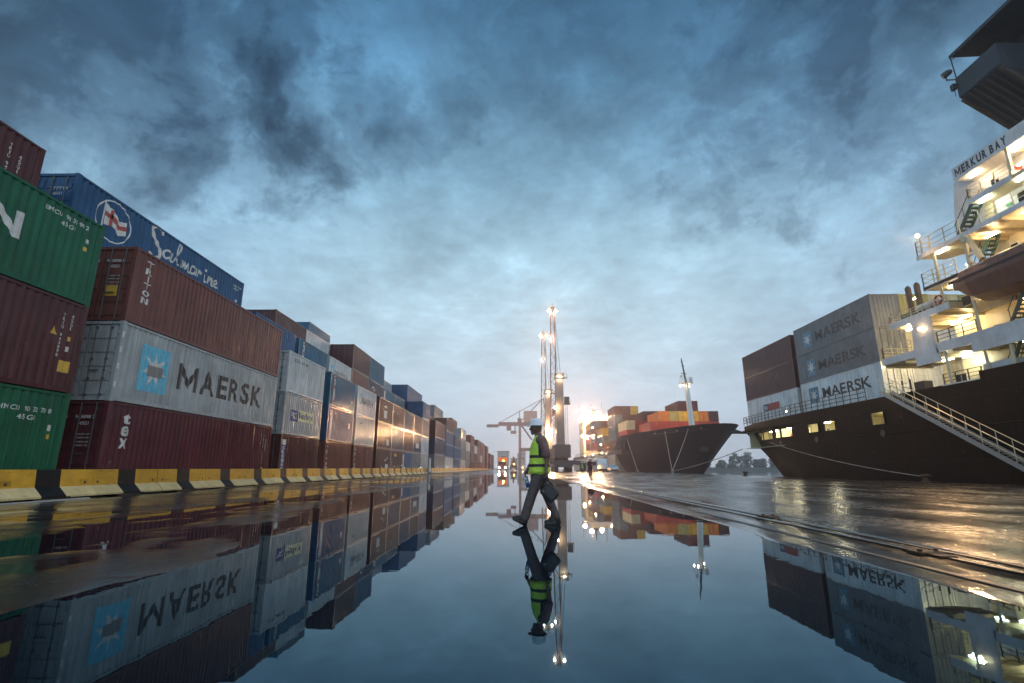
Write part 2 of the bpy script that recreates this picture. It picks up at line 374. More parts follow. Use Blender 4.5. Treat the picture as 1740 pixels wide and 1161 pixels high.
# quay wall and harbour water
qw = MB(); qw.box(QX - 1.2, QX - .004, -60, 900, -5, -.02)
tag(qw.build('quay_wall', CONC), kind='structure')
m, n, p = newmat('harbour_water')
p.inputs['Base Color'].default_value = (.02, .03, .035, 1); p.inputs['Roughness'].default_value = .08; p.inputs['IOR'].default_value = 1.33
t = N(n, 'ShaderNodeTexCoord')
b = N(n, 'ShaderNodeBump', inp={'Strength': .5, 'Distance': .06}); L(n, noi(n, t.outputs['Object'], .9, 5, .6), b.inputs['Height']); L(n, b.outputs[0], p.inputs['Normal'])
wa = MB(); wa.add([(QX - .6, -60, -2.4), (700, -60, -2.4), (700, 900, -2.4), (QX - .6, 900, -2.4)], [(0, 1, 2, 3)])
tag(wa.build('water', m), kind='structure')
yd = MB(); yd.box(-420, -14.08, -40, 700, -.05, .28)
tag(yd.build('yard_pavement', CONC), kind='structure')

# crane rail let into the quay, one thing per rail
def railbar(x, label):
    r = MB(); r.box(x - .022, x + .022, -20, 300, -.028, .016); r.box(x - .05, x + .05, -20, 300, -.032, -.02)
    tag(r.build('crane_rail', simple('rail_steel', (.07, .055, .045), .35, .7), loc=(x, 0, 0)), label, 'rail', 'crane rails in the quay')
railbar(4.66, 'sunk steel crane rail, the one farther from the long puddle'); railbar(4.38, 'sunk steel crane rail, the one nearer the long puddle')
cv = MB(); cv.box(3.72, 3.80, -20, 200, -.02, .012)  # raised dark strip standing in for the groove of the slab joint
tag(cv.build('joint_strip', STEEL, loc=(3.76, 0, 0)), 'thin dark slab joint running along the quay beside the puddle', 'strip')
for i, (x, y) in enumerate(((4.66, 10.1), (4.38, 5.9))):
    o = MB(); o.box(x - .16, x + .16, y - .10, y + .10, .012, .035); o.box(x - .09, x + .09, y - .28, y + .28, .010, .028); o.tube((x - .1, y - .02, .03), (x - .1, y - .02, .06), .025); o.tube((x + .1, y + .02, .03), (x + .1, y + .02, .06), .025)
    tag(o.build('rail_clamp', simple('rusty_iron', (.09, .045, .025), .6, .3), loc=(x, y, .01)), ('small rusty clamp on the rail farther from the puddle', 'small rusty clamp on the rail nearer the puddle')[i], 'clamp', 'rail clamps')

# ================================================================== CONCRETE BARRIERS
def barrier_mat(name, rgb, worn):
    m, n, p = newmat(name); t = N(n, 'ShaderNodeTexCoord'); oi = N(n, 'ShaderNodeObjectInfo')
    sh = N(n, 'ShaderNodeVectorMath', operation='ADD'); L(n, t.outputs['Object'], sh.inputs[0]); L(n, oi.outputs['Location'], sh.inputs[1]); V = sh.outputs[0]
    c = mix(n, 1.0, rgb, ramp(n, [(.3, .78), (.7, 1.15)], noi(n, V, 2.4, 6, .65)), 'MULTIPLY')
    c = mix(n, 1.0, c, ramp(n, [(0.0, .78), (1.0, 1.12)], oi.outputs['Random']), 'MULTIPLY')
    c = mix(n, ramp(n, [(.60, 0.0), (.74, .55)], noi(n, vmul(n, V, (1, .35, 2.2)), 3.0, 7, .7)), c, (.06, .052, .045))
    c = mix(n, ramp(n, [(.58, 0.0), (.70, .7)], noi(n, V, 5, 8, .7)), c, worn)
    L(n, c, p.inputs['Base Color']); p.inputs['Roughness'].default_value = .5; p.inputs['Specular IOR Level'].default_value = .12
    b = N(n, 'ShaderNodeBump', inp={'Strength': .6, 'Distance': .006}); L(n, noi(n, V, 14, 5, .6), b.inputs['Height']); L(n, b.outputs[0], p.inputs['Normal'])
    return m
BY = barrier_mat('barrier_yellow', (.62, .33, .035), (.40, .25, .07)); BK = barrier_mat('barrier_black', (.008, .009, .011), (.03, .03, .03)); BC = barrier_mat('barrier_cream', (.60, .47, .24), (.30, .25, .17))
prof_up = [(-.555, .36), (-.60, .85), (-.82, .85), (-.86, .36)]; prof_lo = [(-.30, .06), (-.30, .11), (-.555, .36), (-.86, .36), (-1.02, .11), (-1.02, .06)]
def barrier_body():
    b = MB(); h = 1.515
    def ring(pr, y): return [(x, y, z) for x, z in pr]
    for y0, y1, mid in ((-h, -.40, 0), (-.40, .40, 1), (.40, h, 0)):
        b.cur = 1 if mid else 0; b.loft([ring(prof_up, y0), ring(prof_up, y1)])
        b.cur = 1 if mid else 2; b.loft([ring(prof_lo, y0), ring(prof_lo, y1)])
    return b.mesh('concrete_barrier')
bme = barrier_body()
for m_ in (BY, BK, BC): bme.materials.append(m_)
slots = []
for s_ in (-1, 1):
    q = MB(); q.box(-.585, -.558, s_ * 1.27 - .16, s_ * 1.27 + .16, .40, .56); me = q.mesh('lifting_slot'); me.materials.append(BY)
    q = MB(); q.box(-.60, -.554, s_ * 1.27 - .03, s_ * 1.27 + .05, .43, .50); mh = q.mesh('slot_hole'); mh.materials.append(STEEL); slots.append((me, mh))  # second box: raised dark block standing in for the shade in the hole
ft = MB(); ft.box(-.96, -.31, -.5, .5, -.01, .058); ft.tube((-.34, .40, .05), (-.34, .56, .05), .055); ft.tube((-.34, -.62, .03), (-.34, -.40, .03), .04)  # black blocks standing in for the dark drain cuts at the barrier foot
drain_cut_me = ft.mesh('drain_cut_block'); drain_cut_me.materials.append(RUBBER)
NB = 74
def ordn(i): return str(i) + ('th' if 10 <= i % 100 <= 20 else {1: 'st', 2: 'nd', 3: 'rd'}.get(i % 10, 'th'))
for k in range(NB):
    y = 12.1 + 3.05 * k
    if 77 < y < 80.4: continue
    o = bpy.data.objects.new('concrete_barrier', bme); COL.objects.link(o); o.location = (-12.95 - random.uniform(0, .05), y, 0); o.rotation_euler = (0, 0, random.uniform(-.010, .010)); reg(o, o.location)
    lab = 'yellow and black concrete barrier, ' + ('cut by the left photo edge' if k == 0 else ordn(k + 1) + ' in the row from the left edge')
    tag(o, lab, 'barrier', 'concrete barriers along the container yard')
    if y < 100:
        for me, mh in slots:
            a = link_mesh('lifting_slot', me, None, o); link_mesh('slot_hole', mh, None, a)
        link_mesh('drain_cut_block', drain_cut_me, None, o)
pb = MB(); pb.obox((-12.7, 8.0, .02), (-12.95, 16.0, .02), .07, .03)
tag(pb.build('loose_hose', simple('pale_hose', (.45, .45, .44), .5), loc=(-12.8, 12, .02)), 'pale hose lying at the foot of the leftmost barriers', 'hose')
wp = empty('marker_post', (-13.2, 78.8, 0), 'white marker post standing in the gap of the barrier row', 'post')
q = MB(); q.tube((-13.2, 78.8, .25), (-13.2, 78.8, 2.3), .16, .14, n=10); q.build('post', simple('white_post', (.7, .68, .66), .5), wp)
q = MB(); q.box(-13.55, -12.85, 78.3, 79.3, 0, .28); q.build('base_block', CONC, wp, bevel=.04)

# ================================================================== SHIPPING CONTAINERS
CWD = 2.438
def cdepth(y, Ln):
    p = .278; t = (y - .16) % p
    if y < .16 or y > Ln - .16: return 0.0
    if t < .07: return 0.0
    if t < .139: return .036 * (t - .07) / .069
    if t < .209: return .036
    return .036 * (1 - (t - .209) / .069)
def cbreaks(Ln):
    out = []; k = 0
    while True:
        b = .16 + k * .278
        if b > Ln - .16: break
        out += [v for v in (b, b + .07, b + .139, b + .209) if v < Ln - .16]; k += 1
    return out + [Ln - .16]
CM = {}
def cmeshes(Ln, H):
    key = (Ln, H)
    if key in CM: return CM[key]
    hw = CWD / 2; w = MB()
    br = [b for b in cbreaks(Ln) if b < Ln - .161] + [Ln - .16]
    for sg in (-1, 1):
        vs = []
        for b in br:
            d = cdepth(b, Ln) if b < Ln - .161 else 0.0
            vs += [(sg * (hw - .012 - d), b, .15), (sg * (hw - .012 - d), b, H - .09)]
        w.add(vs, [(2 * i, 2 * i + 2, 2 * i + 3, 2 * i + 1) for i in range(len(br) - 1)])
    vs = []; xb = []; k = 0                             # corrugated blind end
    x = -hw + .16
    while x < hw - .16:
        xb += [(x, 0), (x + .09, 0), (x + .15, .045), (x + .24, .045)]; x += .30
    xb = [(a, d) for a, d in xb if a < hw - .16] + [(hw - .16, 0)]
    for a, d in xb: vs += [(a, Ln - .03 - d, .12), (a, Ln - .03 - d, H - .1)]
    w.add(vs, [(2 * i, 2 * i + 2, 2 * i + 3, 2 * i + 1) for i in range(len(xb) - 1)])
    yb = [.1 + i * (Ln - .2) / 24 for i in range(25)]; vs = []
    for i, b in enumerate(yb):
        vs += [(-hw + .05, b, H - .03 - .02 * (i % 2)), (hw - .05, b, H - .03 - .02 * (i % 2))]
    w.add(vs, [(2 * i, 2 * i + 2, 2 * i + 3, 2 * i + 1) for i in range(24)])
    f = MB()
    for sg in (-1, 1):
        x0, x1 = (hw - .13, hw) if sg > 0 else (-hw, -hw + .13)
        for y0, y1 in ((0.005, .16), (Ln - .16, Ln - .005)): f.box(x0 + .004, x1 - .004, y0, y1, .12, H - .12)
        f.box(x0 + .05 * (sg > 0), x1 - .05 * (sg < 0), .16, Ln - .16, .03, .155); f.box(x0 + .07 * (sg > 0), x1 - .07 * (sg < 0), .16, Ln - .16, H - .095, H - .012)
        for y0 in (0, Ln - .178):
            for z0 in (0, H - .12): f.box(x0 - .035 * (sg > 0), x1 + .035 * (sg < 0), y0, y0 + .178, z0, z0 + .12)
    for y0, y1 in ((.01, .12), (Ln - .12, Ln - .01)):
        f.box(-hw + .13, hw - .13, y0, y1, .02, .13); f.box(-hw + .13, hw - .13, y0, y1, H - .12, H - .015)
    dk = []
    for sg in (-1, 1):
        d = MB(); a, b_ = (.012, hw - .135) if sg > 0 else (-hw + .135, -.012)
        d.box(a, b_, .05, .09, .14, H - .13)
        z = .22; hgt = (H - .5) / 5
        for i in range(5):
            d.box(a + .06, b_ - .06, .025, .052, z + i * (hgt + .03), z + i * (hgt + .03) + hgt - .10)
        for zz in (.35, 1.0, 1.7, H - .45): d.box((b_ - .05) if sg > 0 else (a - .02), (b_ + .02) if sg > 0 else (a + .05), .01, .052, zz, zz + .1)
        r = MB()
        for xx in (a + .27, b_ - .27):
            r.tube((xx, -.005, .06), (xx, -.005, H - .07), .019, n=6)
            for zz in (.18, .75, 1.45, H - .3): r.box(xx - .045, xx + .045, -.012, .03, zz, zz + .07)
            r.box(xx - .02, xx + (.34 if xx < (a + b_) / 2 else .05), -.03, -.014, 1.06, 1.10)
        dk.append((d.mesh('door'), r.mesh('locking_rod')))
    one = MB()
    for src in (w, f): one.add(src.v, src.f)
    wm, fm = w.mesh('wall_panel', fixn=False), f.mesh('frame'); dm = dk
    for sg_i in (0, 1):
        dm_ = dk[sg_i][0]
        vs = [tuple(v.co) for v in dm_.vertices]; one.add(vs, [tuple(p.vertices) for p in dm_.polygons])
        vs = [tuple(v.co) for v in dk[sg_i][1].vertices]; one.add(vs, [tuple(p.vertices) for p in dk[sg_i][1].polygons])
    om = one.mesh('shipping_container', fixn=False)
    for me in (wm, fm, om, dk[0][0], dk[1][0]): me.materials.append(PM['grey'])
    for a, b_ in dk: b_.materials.append(RODM)
    CM[key] = (wm, fm, dk, om)
    return CM[key]
L40, L20, HC, SD = 12.19, 6.06, 2.896, 2.591
NAMES = dict(maroon='maroon', wine='dark red', brick='brick red', rust='rust red', brown='brown', grey='grey', pale='pale grey', white='white', blue='blue', teal='teal blue', navy='navy',
             green='green', orange='orange', yellow='yellow', cream='cream', red='red', slate='slate grey', steel='grey', dark='near-black', olive='olive yellow')
def container(xc, y0, z0, Ln, H, colr, label, group, lod=0, flip=False):
    """root stands at the centre of the door end (of the blind end when flip)"""
    wm, fm, dk, om = cmeshes(Ln, H); mt = PM[colr]
    loc = (xc, y0 + (Ln if flip else 0), z0); rz = pi if flip else 0.0
    if lod == 2:
        o = bpy.data.objects.new('shipping_container', om); COL.objects.link(o); o.location = loc; o.rotation_euler = (0, 0, rz)
        o.material_slots[0].link = 'OBJECT'; o.material_slots[0].material = mt; reg(o, loc)
        return tag(o, label, 'container', group)
    r = empty('shipping_container', loc, label, 'container', group, rz)
    link_mesh('wall_panel', wm, mt, r); link_mesh('frame', fm, mt, r)
    for d, k in dk:
        dd = link_mesh('door', d, mt, r)
        if lod == 0: link_mesh('locking_rod', k, None, dd)
    r['_L'] = Ln; r['_H'] = H
    return r

# ---- flat shapes that follow the corrugated wall
def font_mesh(txt, size, bold=0.0, shear=0.0, sx=1.0, spacing=1.0):
    cu = bpy.data.curves.new('t', 'FONT'); cu.body = txt; cu.size = size; cu.offset = bold; cu.shear = shear; cu.space_character = spacing; cu.resolution_u = 4
    o = bpy.data.objects.new('t', cu); COL.objects.link(o)
    bpy.context.view_layer.update()
    me = bpy.data.meshes.new_from_object(o.evaluated_get(bpy.context.evaluated_depsgraph_get()))
    bpy.data.objects.remove(o); bpy.data.curves.remove(cu)
    vs = [(v.co.x * sx, v.co.y) for v in me.vertices]; fs = [tuple(p.vertices) for p in me.polygons]
    bpy.data.meshes.remove(me)
    return vs, fs
def fit(shape, u0, u1, v0, v1):
    vs, fs = shape; a = min(p[0] for p in vs); b = max(p[0] for p in vs); c = min(p[1] for p in vs); d = max(p[1] for p in vs)
    return [(u0 + (p[0] - a) / (b - a) * (u1 - u0), v0 + (p[1] - c) / (d - c) * (v1 - v0)) for p in vs], fs
MGLYPH = ([(0, 0), (.17, 0), (.17, .60), (.5, .08), (.83, .60), (.83, 0), (1, 0), (1, 1), (.85, 1), (.5, .42), (.15, 1), (0, 1)], [(0, 1, 2, 11), (11, 2, 10), (10, 2, 3), (10, 3, 9), (8, 9, 3), (8, 3, 4), (8, 4, 7), (7, 4, 5, 6)])
def word(txt, bold=.02, gap=.16):                      # heavy capitals set letter by letter
    out = []; u = 0.0
    for ch in txt:
        if ch == ' ': u += .35; continue
        w = 1.0 if ch == 'M' else (.78 if ch in 'ANKUY' else .64)
        out.append(fit(MGLYPH if ch == 'M' else font_mesh(ch, 1, bold), u, u + w, 0, 1)); u += w + gap
    return merge(*out)
def rect(u0, u1, v0, v1): return [(u0, v0), (u1, v0), (u1, v1), (u0, v1)], [(0, 1, 2, 3)]
def merge(*shapes):
    V, F = [], []
    for vs, fs in shapes:
        b = len(V); V += vs; F += [tuple(b + i for i in f) for f in fs]
    return V, F
def stacked(txt, u0, u1, v0, v1, bold=.03):            # upright letters one above another, read downwards
    n_ = len(txt); h = (v1 - v0) / n_; out = []
    for i, ch in enumerate(txt):
        if ch == ' ': continue
        top = v1 - i * h; w = (u1 - u0) * (.35 if ch in 'I1' else 1.0); c_ = (u0 + u1) / 2
        out.append(fit(font_mesh(ch, 1, bold), c_ - w / 2, c_ + w / 2, top - h * .84, top))
    return merge(*out)
def ribbon(pts, w, closed=False):
    V, F = [], []; n_ = len(pts)
    for i in range(n_):
        a = Vector(pts[i - 1] if (i or closed) else pts[0]); b = Vector(pts[(i + 1) % n_] if (i < n_ - 1 or closed) else pts[-1])
        t = (b - a).normalized(); nn = Vector((-t.y, t.x)); ww = w(i / (n_ - 1)) if callable(w) else w
        V += [tuple(Vector(pts[i]) + nn * ww / 2), tuple(Vector(pts[i]) - nn * ww / 2)]
    F = [(2 * i, 2 * i + 1, 2 * i + 3, 2 * i + 2) for i in range(n_ - 1)]
    if closed: F.append((2 * n_ - 2, 2 * n_ - 1, 1, 0))
    return V, F
def spline(pts, k=8):
    out = []; P_ = [pts[0]] + list(pts) + [pts[-1]]
    for i in range(1, len(P_) - 2):
        a, b, c_, d = (Vector(q) for q in P_[i - 1:i + 3])
        for j in range(k):
            t = j / k; out.append(tuple(.5 * ((2 * b) + (c_ - a) * t + (2 * a - 5 * b + 4 * c_ - d) * t * t + (3 * b - a - 3 * c_ + d) * t ** 3)))
    return out + [tuple(pts[-1])]
def on_wall(root, name, shape, mat, side=1, lift=.004):
    """shape in (u = distance from the door end, v = height above the container's base); side +1 = local +x wall"""
    Ln = root['_L']; vs, fs = shape
    bm = bmesh.new(); bv = [bm.verts.new((u, v, 0)) for u, v in vs]
    for f in fs:
        try: bm.faces.new([bv[i] for i in f])
        except ValueError: pass
    lo = min(v[0] for v in vs); hi = max(v[0] for v in vs)
    for b in cbreaks(Ln):
        if lo < b < hi: bmesh.ops.bisect_plane(bm, geom=bm.verts[:] + bm.edges[:] + bm.faces[:], plane_co=(b, 0, 0), plane_no=(1, 0, 0), dist=1e-5)
    for v in bm.verts:
        u, w = v.co.x, v.co.y
        v.co = (side * (CWD / 2 - .012 - cdepth(u, Ln) + lift), u, w)
    me = bpy.data.meshes.new(name); bm.to_mesh(me); bm.free(); me.materials.append(mat)
    o = bpy.data.objects.new(name, me); COL.objects.link(o); o.parent = root; reg(o, org(root))
    return o
def on_walls(root, name, shapes, mat, side=1, lift=.004):
    for s_ in shapes: on_wall(root, name, s_, mat, side, lift)
def mirror_u(shape, Ln): return [(Ln - u, v) for u, v in shape[0]], [tuple(reversed(f)) for f in shape[1]]
def star7(cu, cv, R, r, rot=pi / 2, su=1.0):
    pts = [(cu + su * (R if i % 2 == 0 else r) * cos(rot + i * pi / 7), cv + (R if i % 2 == 0 else r) * sin(rot + i * pi / 7)) for i in range(14)]
    return [(cu, cv)] + pts, [(0, 1 + i, 1 + (i + 1) % 14) for i in range(14)]
def shipping_logo(root, u0, u1, v0, v1, side=1, patch=False, mir=False):
    f_ = (lambda s: mirror_u(s, root['_L'])) if mir else (lambda s: s)
    sq = on_wall(root, 'logo_square', f_(rect(u0, u1, v0, v1)), SKY_INK, side, .003)
    cu, cv = (u0 + u1) / 2, (v0 + v1) / 2
    sq['_L'] = root['_L']
    st = on_wall(sq, 'logo_star', f_(star7(cu, cv, (v1 - v0) * .43, (v1 - v0) * .16, su=(u1 - u0) / (v1 - v0) * 1.05)), WHITE_INK, side, .006)
    if patch: on_wall(sq, 'logo_patch', rect(cu - (u1 - u0) * .26, cu + (u1 - u0) * .30, cv - (v1 - v0) * .16, cv + (v1 - v0) * .08), GREY_INK, side, .009)

GZ = .28; XF = -14.22
ROWX = [XF - CWD / 2 - 2.54 * i for i in range(5)]
GROUP = 'containers stacked in the yard behind the barriers'
BLK = {}
def stack(bay, row, y0, Ln, H, cols, base=0, where='', lod=0, z0=GZ, flip=False):
    out = []
    tn = ['bottom', 'second', 'third', 'fourth', 'fifth', 'sixth']
    for i, c_ in enumerate(cols):
        if c_ is None: out.append(None); continue
        t_ = i + base
        ln = 'long' if Ln > 8 else 'short'
        lab = f'{ln} {NAMES[c_]} container, {tn[t_]} tier, {where}'
        out.append(container(ROWX[row], y0, z0 + t_ * H, Ln, H, c_, lab, GROUP, lod, flip))
    return out
# --- block A (cut by the left edge of the photo)
A = stack('A', 0, 3.9, L40, HC, ['green', 'maroon', 'green'], where='quayside stack cut by the left photo edge')
A2 = stack('A', 1, 3.7, L40, HC, ['rust', 'blue', 'grey', 'maroon'], where='behind the stack cut by the left edge')
tr = A[2]
on_wall(tr, 'lettering', fit(font_mesh('EVERGREEN', 1, .045), 2.6, 9.46, 1.15, 1.97), WHITE_INK)
on_walls(tr, 'code_lettering', [fit(font_mesh('EM CU  98 35 90 2', 1, .015), 10.0, 11.57, 2.46, 2.60), fit(font_mesh('45 G1', 1, .015), 10.6, 11.1, 2.22, 2.36)], WHITE_INK)
on_wall(tr, 'sticker', rect(11.55, 11.70, 2.02, 2.16), WHITE_INK); on_wall(tr, 'sticker', rect(11.52, 11.66, 1.74, 1.88), YEL_INK)
on_walls(A[0], 'code_lettering', [fit(font_mesh('HM CU  90 32 70 8', 1, .015), 10.0, 11.62, 2.22, 2.36), fit(font_mesh('45 G1', 1, .015), 10.6, 11.15, 1.98, 2.12)], WHITE_INK)
on_wall(A[0], 'sticker', rect(11.6, 11.75, 1.70, 1.88), WHITE_INK); on_wall(A[0], 'sticker', rect(11.62, 11.76, 1.46, 1.60), YEL_INK)
m_ = A[1]
on_walls(m_, 'code_lettering', [stacked('TRIU 943898', 11.34, 11.46, 1.05, 2.45, .01), stacked('45G1', 11.64, 11.76, 1.95, 2.48, .01)], WHITE_INK)
on_wall(m_, 'sticker', ([(11.0, 1.72), (11.26, 1.72), (11.13, 1.98)], [(0, 1, 2)]), YEL_INK); on_wall(m_, 'sticker', rect(11.52, 11.92, .62, .98), YEL_INK)
on_wall(m_, 'sticker', rect(11.64, 11.78, 1.62, 1.76), YEL_INK); on_wall(m_, 'sticker', rect(11.64, 11.78, 1.28, 1.44), WHITE_INK)
on_walls(A2[3], 'code_lettering', [stacked('TRIU 940921', 11.0, 11.1, .9, 2.4, .01), stacked('45G1', 11.4, 11.5, 1.5, 2.2, .01)], WHITE_INK)
# --- block B
B = stack('B', 0, 17.65, L40, HC, ['wine', 'grey', 'brick'], where='stack with big dark lettering and star square')
shipping_logo(B[1], 1.17, 2.76, .56, 2.32, patch=True)
on_wall(B[1], 'lettering', fit(word('MAERSK', .03), 3.42, 10.55, .93, 2.02), BLACK_INK)
on_wall(B[2], 'lettering', stacked('TRITON', .64, .98, .85, 2.58, .02), WHITE_INK)
on_wall(B[0], 'lettering', stacked('tex', .82, 1.2, 1.22, 2.52, .03), WHITE_INK)
on_walls(B[0], 'code_lettering', [stacked('TEXU 7142', 11.30, 11.38, .8, 2.4, .008), stacked('45G1', 11.55, 11.63, 1.5, 2.2, .008)], WHITE_INK)
on_wall(B[0], 'sticker', rect(11.35, 11.55, .48, .66), YEL_INK)
for k_, z_ in ((0, .5), (1, 1.15), (2, 1.75), (3, 2.3)):
    on_wall(B[1], 'sticker', rect(.03, .13, z_, z_ + .2), WHITE_INK, 1, .014)
def door_text(root, txts, mat=WHITE_INK):
    for t_, u0, u1, v0, v1 in txts:
        sh = fit(font_mesh(t_, 1, .01), u0, u1, v0, v1)
        me = bpy.data.meshes.new('door_lettering'); me.from_pydata([(u, .020, v) for u, v in sh[0]], [], sh[1]); me.materials.append(mat)
        o = bpy.data.objects.new('door_lettering', me); COL.objects.link(o); o.parent = root; reg(o, org(root))
def door_label(root, u0, u1, v0, v1, mat, name='door_sticker'):
    q = MB(); q.box(u0, u1, .012, .022, v0, v1); me = q.mesh(name); me.materials.append(mat)
    o = bpy.data.objects.new(name, me); COL.objects.link(o); o.parent = root; reg(o, org(root)); return o
for r_, c1, c2 in ((B[2], 'TCNU', '943898 0'), (B[0], 'TCNU', '943898 2')):
    door_text(r_, [(c1, -.55, -.15, 2.28, 2.40), (c2, .12, .80, 2.28, 2.40), ('45G1', .30, .62, 2.06, 2.18)] + [(t_, u_, u_ + .5, z_, z_ + .05) for u_, t_ in ((-.75, '32500 KG'), (.22, '71650 LB')) for z_ in (1.72, 1.60, 1.46, 1.34)])
door_label(B[2], .30, .72, .95, 1.35, YEL_INK)
dl = door_label(B[1], -.80, -.20, 1.15, 1.95, BLUE_INK, 'door_logo')
s_ = star7(-.5, 1.55, .27, .10); me = bpy.data.meshes.new('logo_star'); me.from_pydata([(u, .0085, v) for u, v in s_[0]], [], s_[1]); me.materials.append(GREY_INK)
o_ = bpy.data.objects.new('logo_star', me); COL.objects.link(o_); o_.parent = dl
SAL = stack('B', 1, 17.3, L40, HC, ['grey', 'maroon', 'teal', 'blue'], where='behind the first full quayside stack')
sal = SAL[3]; z_ = -GZ - 3 * HC
sal['label'] = 'long blue container with a ringed flag and white script lettering, highest in its stack'
def zz(pts): return [(u, v + z_) for u, v in pts]
on_wall(sal, 'lettering', merge(
    ribbon(spline(zz([(4.87, 11.58), (4.80, 11.76), (4.45, 11.83), (4.18, 11.66), (4.30, 11.35), (4.62, 11.02), (4.85, 10.78), (4.86, 10.50), (4.5, 10.34), (4.2, 10.5)])), lambda t: .10 + .10 * sin(pi * t)),
    ribbon(spline(zz([(5.62, 10.98), (5.36, 11.04), (5.10, 10.85), (5.20, 10.62), (5.5, 10.72), (5.66, 11.0), (5.62, 10.66), (5.78, 10.6)])), .11),
    ribbon(spline(zz([(5.78, 10.6), (6.10, 11.1), (6.26, 11.55), (6.12, 11.68), (6.02, 11.3), (6.08, 10.75), (6.25, 10.62)])), .10),
    ribbon(spline(zz([(6.40, 10.6), (6.48, 11.0), (6.50, 10.66), (6.70, 11.0), (6.74, 10.66), (6.94, 11.0), (7.0, 10.62), (7.15, 10.62)])), .11),
    ribbon(spline(zz([(7.56, 10.96), (7.30, 11.02), (7.15, 10.80), (7.28, 10.62), (7.5, 10.74), (7.6, 11.0), (7.6, 10.62)])), .11),
    ribbon(spline(zz([(7.75, 10.6), (7.86, 11.0), (7.98, 10.86), (8.12, 11.0)])), .11), ribbon(spline(zz([(8.35, 11.0), (8.38, 10.62), (8.5, 10.6)])), .12), rect(8.36, 8.48, 11.16 + z_, 11.30 + z_),
    ribbon(spline(zz([(8.68, 10.6), (8.74, 11.0), (8.80, 10.8), (8.98, 11.0), (9.04, 10.62), (9.16, 10.6)])), .11),
    ribbon(spline(zz([(9.22, 10.76), (9.5, 10.86), (9.44, 11.02), (9.24, 10.9), (9.30, 10.64), (9.6, 10.66)])), .10)), WHITE_INK)
em = on_wall(sal, 'emblem_ring', ribbon([(2.02 + .92 * cos(a * pi / 24), 10.82 + z_ + .86 * sin(a * pi / 24)) for a in range(48)], .055, True), WHITE_INK); em['_L'] = L40
fl = on_wall(em, 'emblem_flag', ([(1.50, 11.40 + z_), (1.53, 10.50 + z_), (2.0, 10.62 + z_), (2.35, 10.36 + z_), (2.72, 10.52 + z_), (2.66, 11.10 + z_), (2.3, 10.98 + z_), (1.95, 11.28 + z_)], [(0, 1, 2, 7), (7, 2, 3, 6), (6, 3, 4, 5)]), WHITE_INK, 1, .006)
on_wall(em, 'emblem_cross', merge(ribbon(zz([(1.5, 10.98), (1.98, 10.98), (2.32, 10.70), (2.69, 10.82)]), .20), rect(1.78, 1.97, 10.57 + z_, 11.27 + z_)), RED_INK, 1, .010)
on_wall(em, 'emblem_pole', rect(1.44, 1.50, 10.3 + z_, 11.55 + z_), WHITE_INK, 1, .006)
on_walls(sal, 'code_lettering', [fit(font_mesh('SAFM 7718', 1, .01), 11.1, 11.9, 2.38, 2.5), fit(font_mesh('45G1', 1, .01), 11.2, 11.6, 2.2, 2.32)], WHITE_INK)
on_wall(sal, 'sticker', rect(11.5, 11.64, 1.5, 1.66), WHITE_INK); on_wall(sal, 'sticker', rect(11.5, 11.66, 1.1, 1.3), YEL_INK)
door_text(sal, [('SAFM', -.8, -.3, 2.2, 2.32), ('377718', .2, .9, 2.2, 2.32), ('45G1', .35, .7, 1.98, 2.1), ('30480 KG', .3, .8, 1.2, 1.26), ('4000 KG', .3, .8, 1.1, 1.16)])
# --- blocks C, D, E: short containers
C_ = stack('C', 0, 31.1, L20, SD, ['maroon', 'grey', 'pale'], where='second full quayside stack')
stack('C', 1, 31.3, L20, SD, ['rust', 'grey', 'maroon', 'blue'], where='behind the second full quayside stack')
stk = on_wall(C_[0], 'label_strip', merge(rect(.32, .74, .3, 1.98)), BLUE_INK); stk['_L'] = L20
on_wall(stk, 'lettering', stacked('CRONOS', .38, .68, .4, 1.92, .03), WHITE_INK, 1, .007); on_wall(stk, 'label_square', rect(.32, .74, 1.98, 2.3), WHITE_INK, 1, .0045)
p1 = on_wall(C_[1], 'name_plate', rect(2.14, 4.72, .96, 1.66), CREAM_INK); p1['_L'] = L20
on_wall(p1, 'lettering', fit(font_mesh('Nedlloyd', 1, .02), 2.32, 4.55, 1.02, 1.56), BLUE_INK, 1, .007)
p2 = on_wall(C_[1], 'name_plate', rect(.98, 2.12, .90, 1.60), BLUE_INK); p2['_L'] = L20
on_wall(p2, 'lettering', fit(font_mesh('P&O', 1, .02), 1.08, 2.02, 1.04, 1.46), WHITE_INK, 1, .007)
on_walls(C_[1], 'sticker', [rect(4.4, 5.1, 2.18, 2.30), rect(4.65, 4.85, 1.96, 2.06)], WHITE_INK)
on_wall(C_[2], 'lettering', fit(font_mesh('SEALAND', 1, .015), .80, 2.96, 2.05, 2.24), BLACK_INK)
def strip(root, u, v0, v1):
    s = on_wall(root, 'label_strip', rect(u, u + .36, v0, v1), WHITE_INK); s['_L'] = root['_L']
    h = v1 - v0
    on_walls(s, 'label_mark', [rect(u + .08, u + .28, v1 - .12 * h, v1 - .03 * h), rect(u + .04, u + .15, v1 - .27 * h, v1 - .18 * h), rect(u + .10, u + .26, v1 - .47 * h, v1 - .33 * h), rect(u + .10, u + .24, v0 + .05 * h, v0 + .16 * h)], RED_INK, 1, .007)
D_ = stack('D', 0, 38.4, L20, SD, ['brick', 'blue', 'teal'], where='third full quayside stack')
strip(D_[1], .62, .15, 2.35); strip(D_[2], .80, .22, 2.42); on_wall(D_[0], 'lettering', stacked('TRITON', .40, .68, .45, 2.2, .03), WHITE_INK)
on_walls(D_[2], 'sticker', [rect(5.2, 5.5, .75, 1.0), rect(4.9, 5.0, .5, .62)], WHITE_INK); on_wall(D_[1], 'sticker', rect(5.0, 5.25, 1.2, 1.65), WHITE_INK)
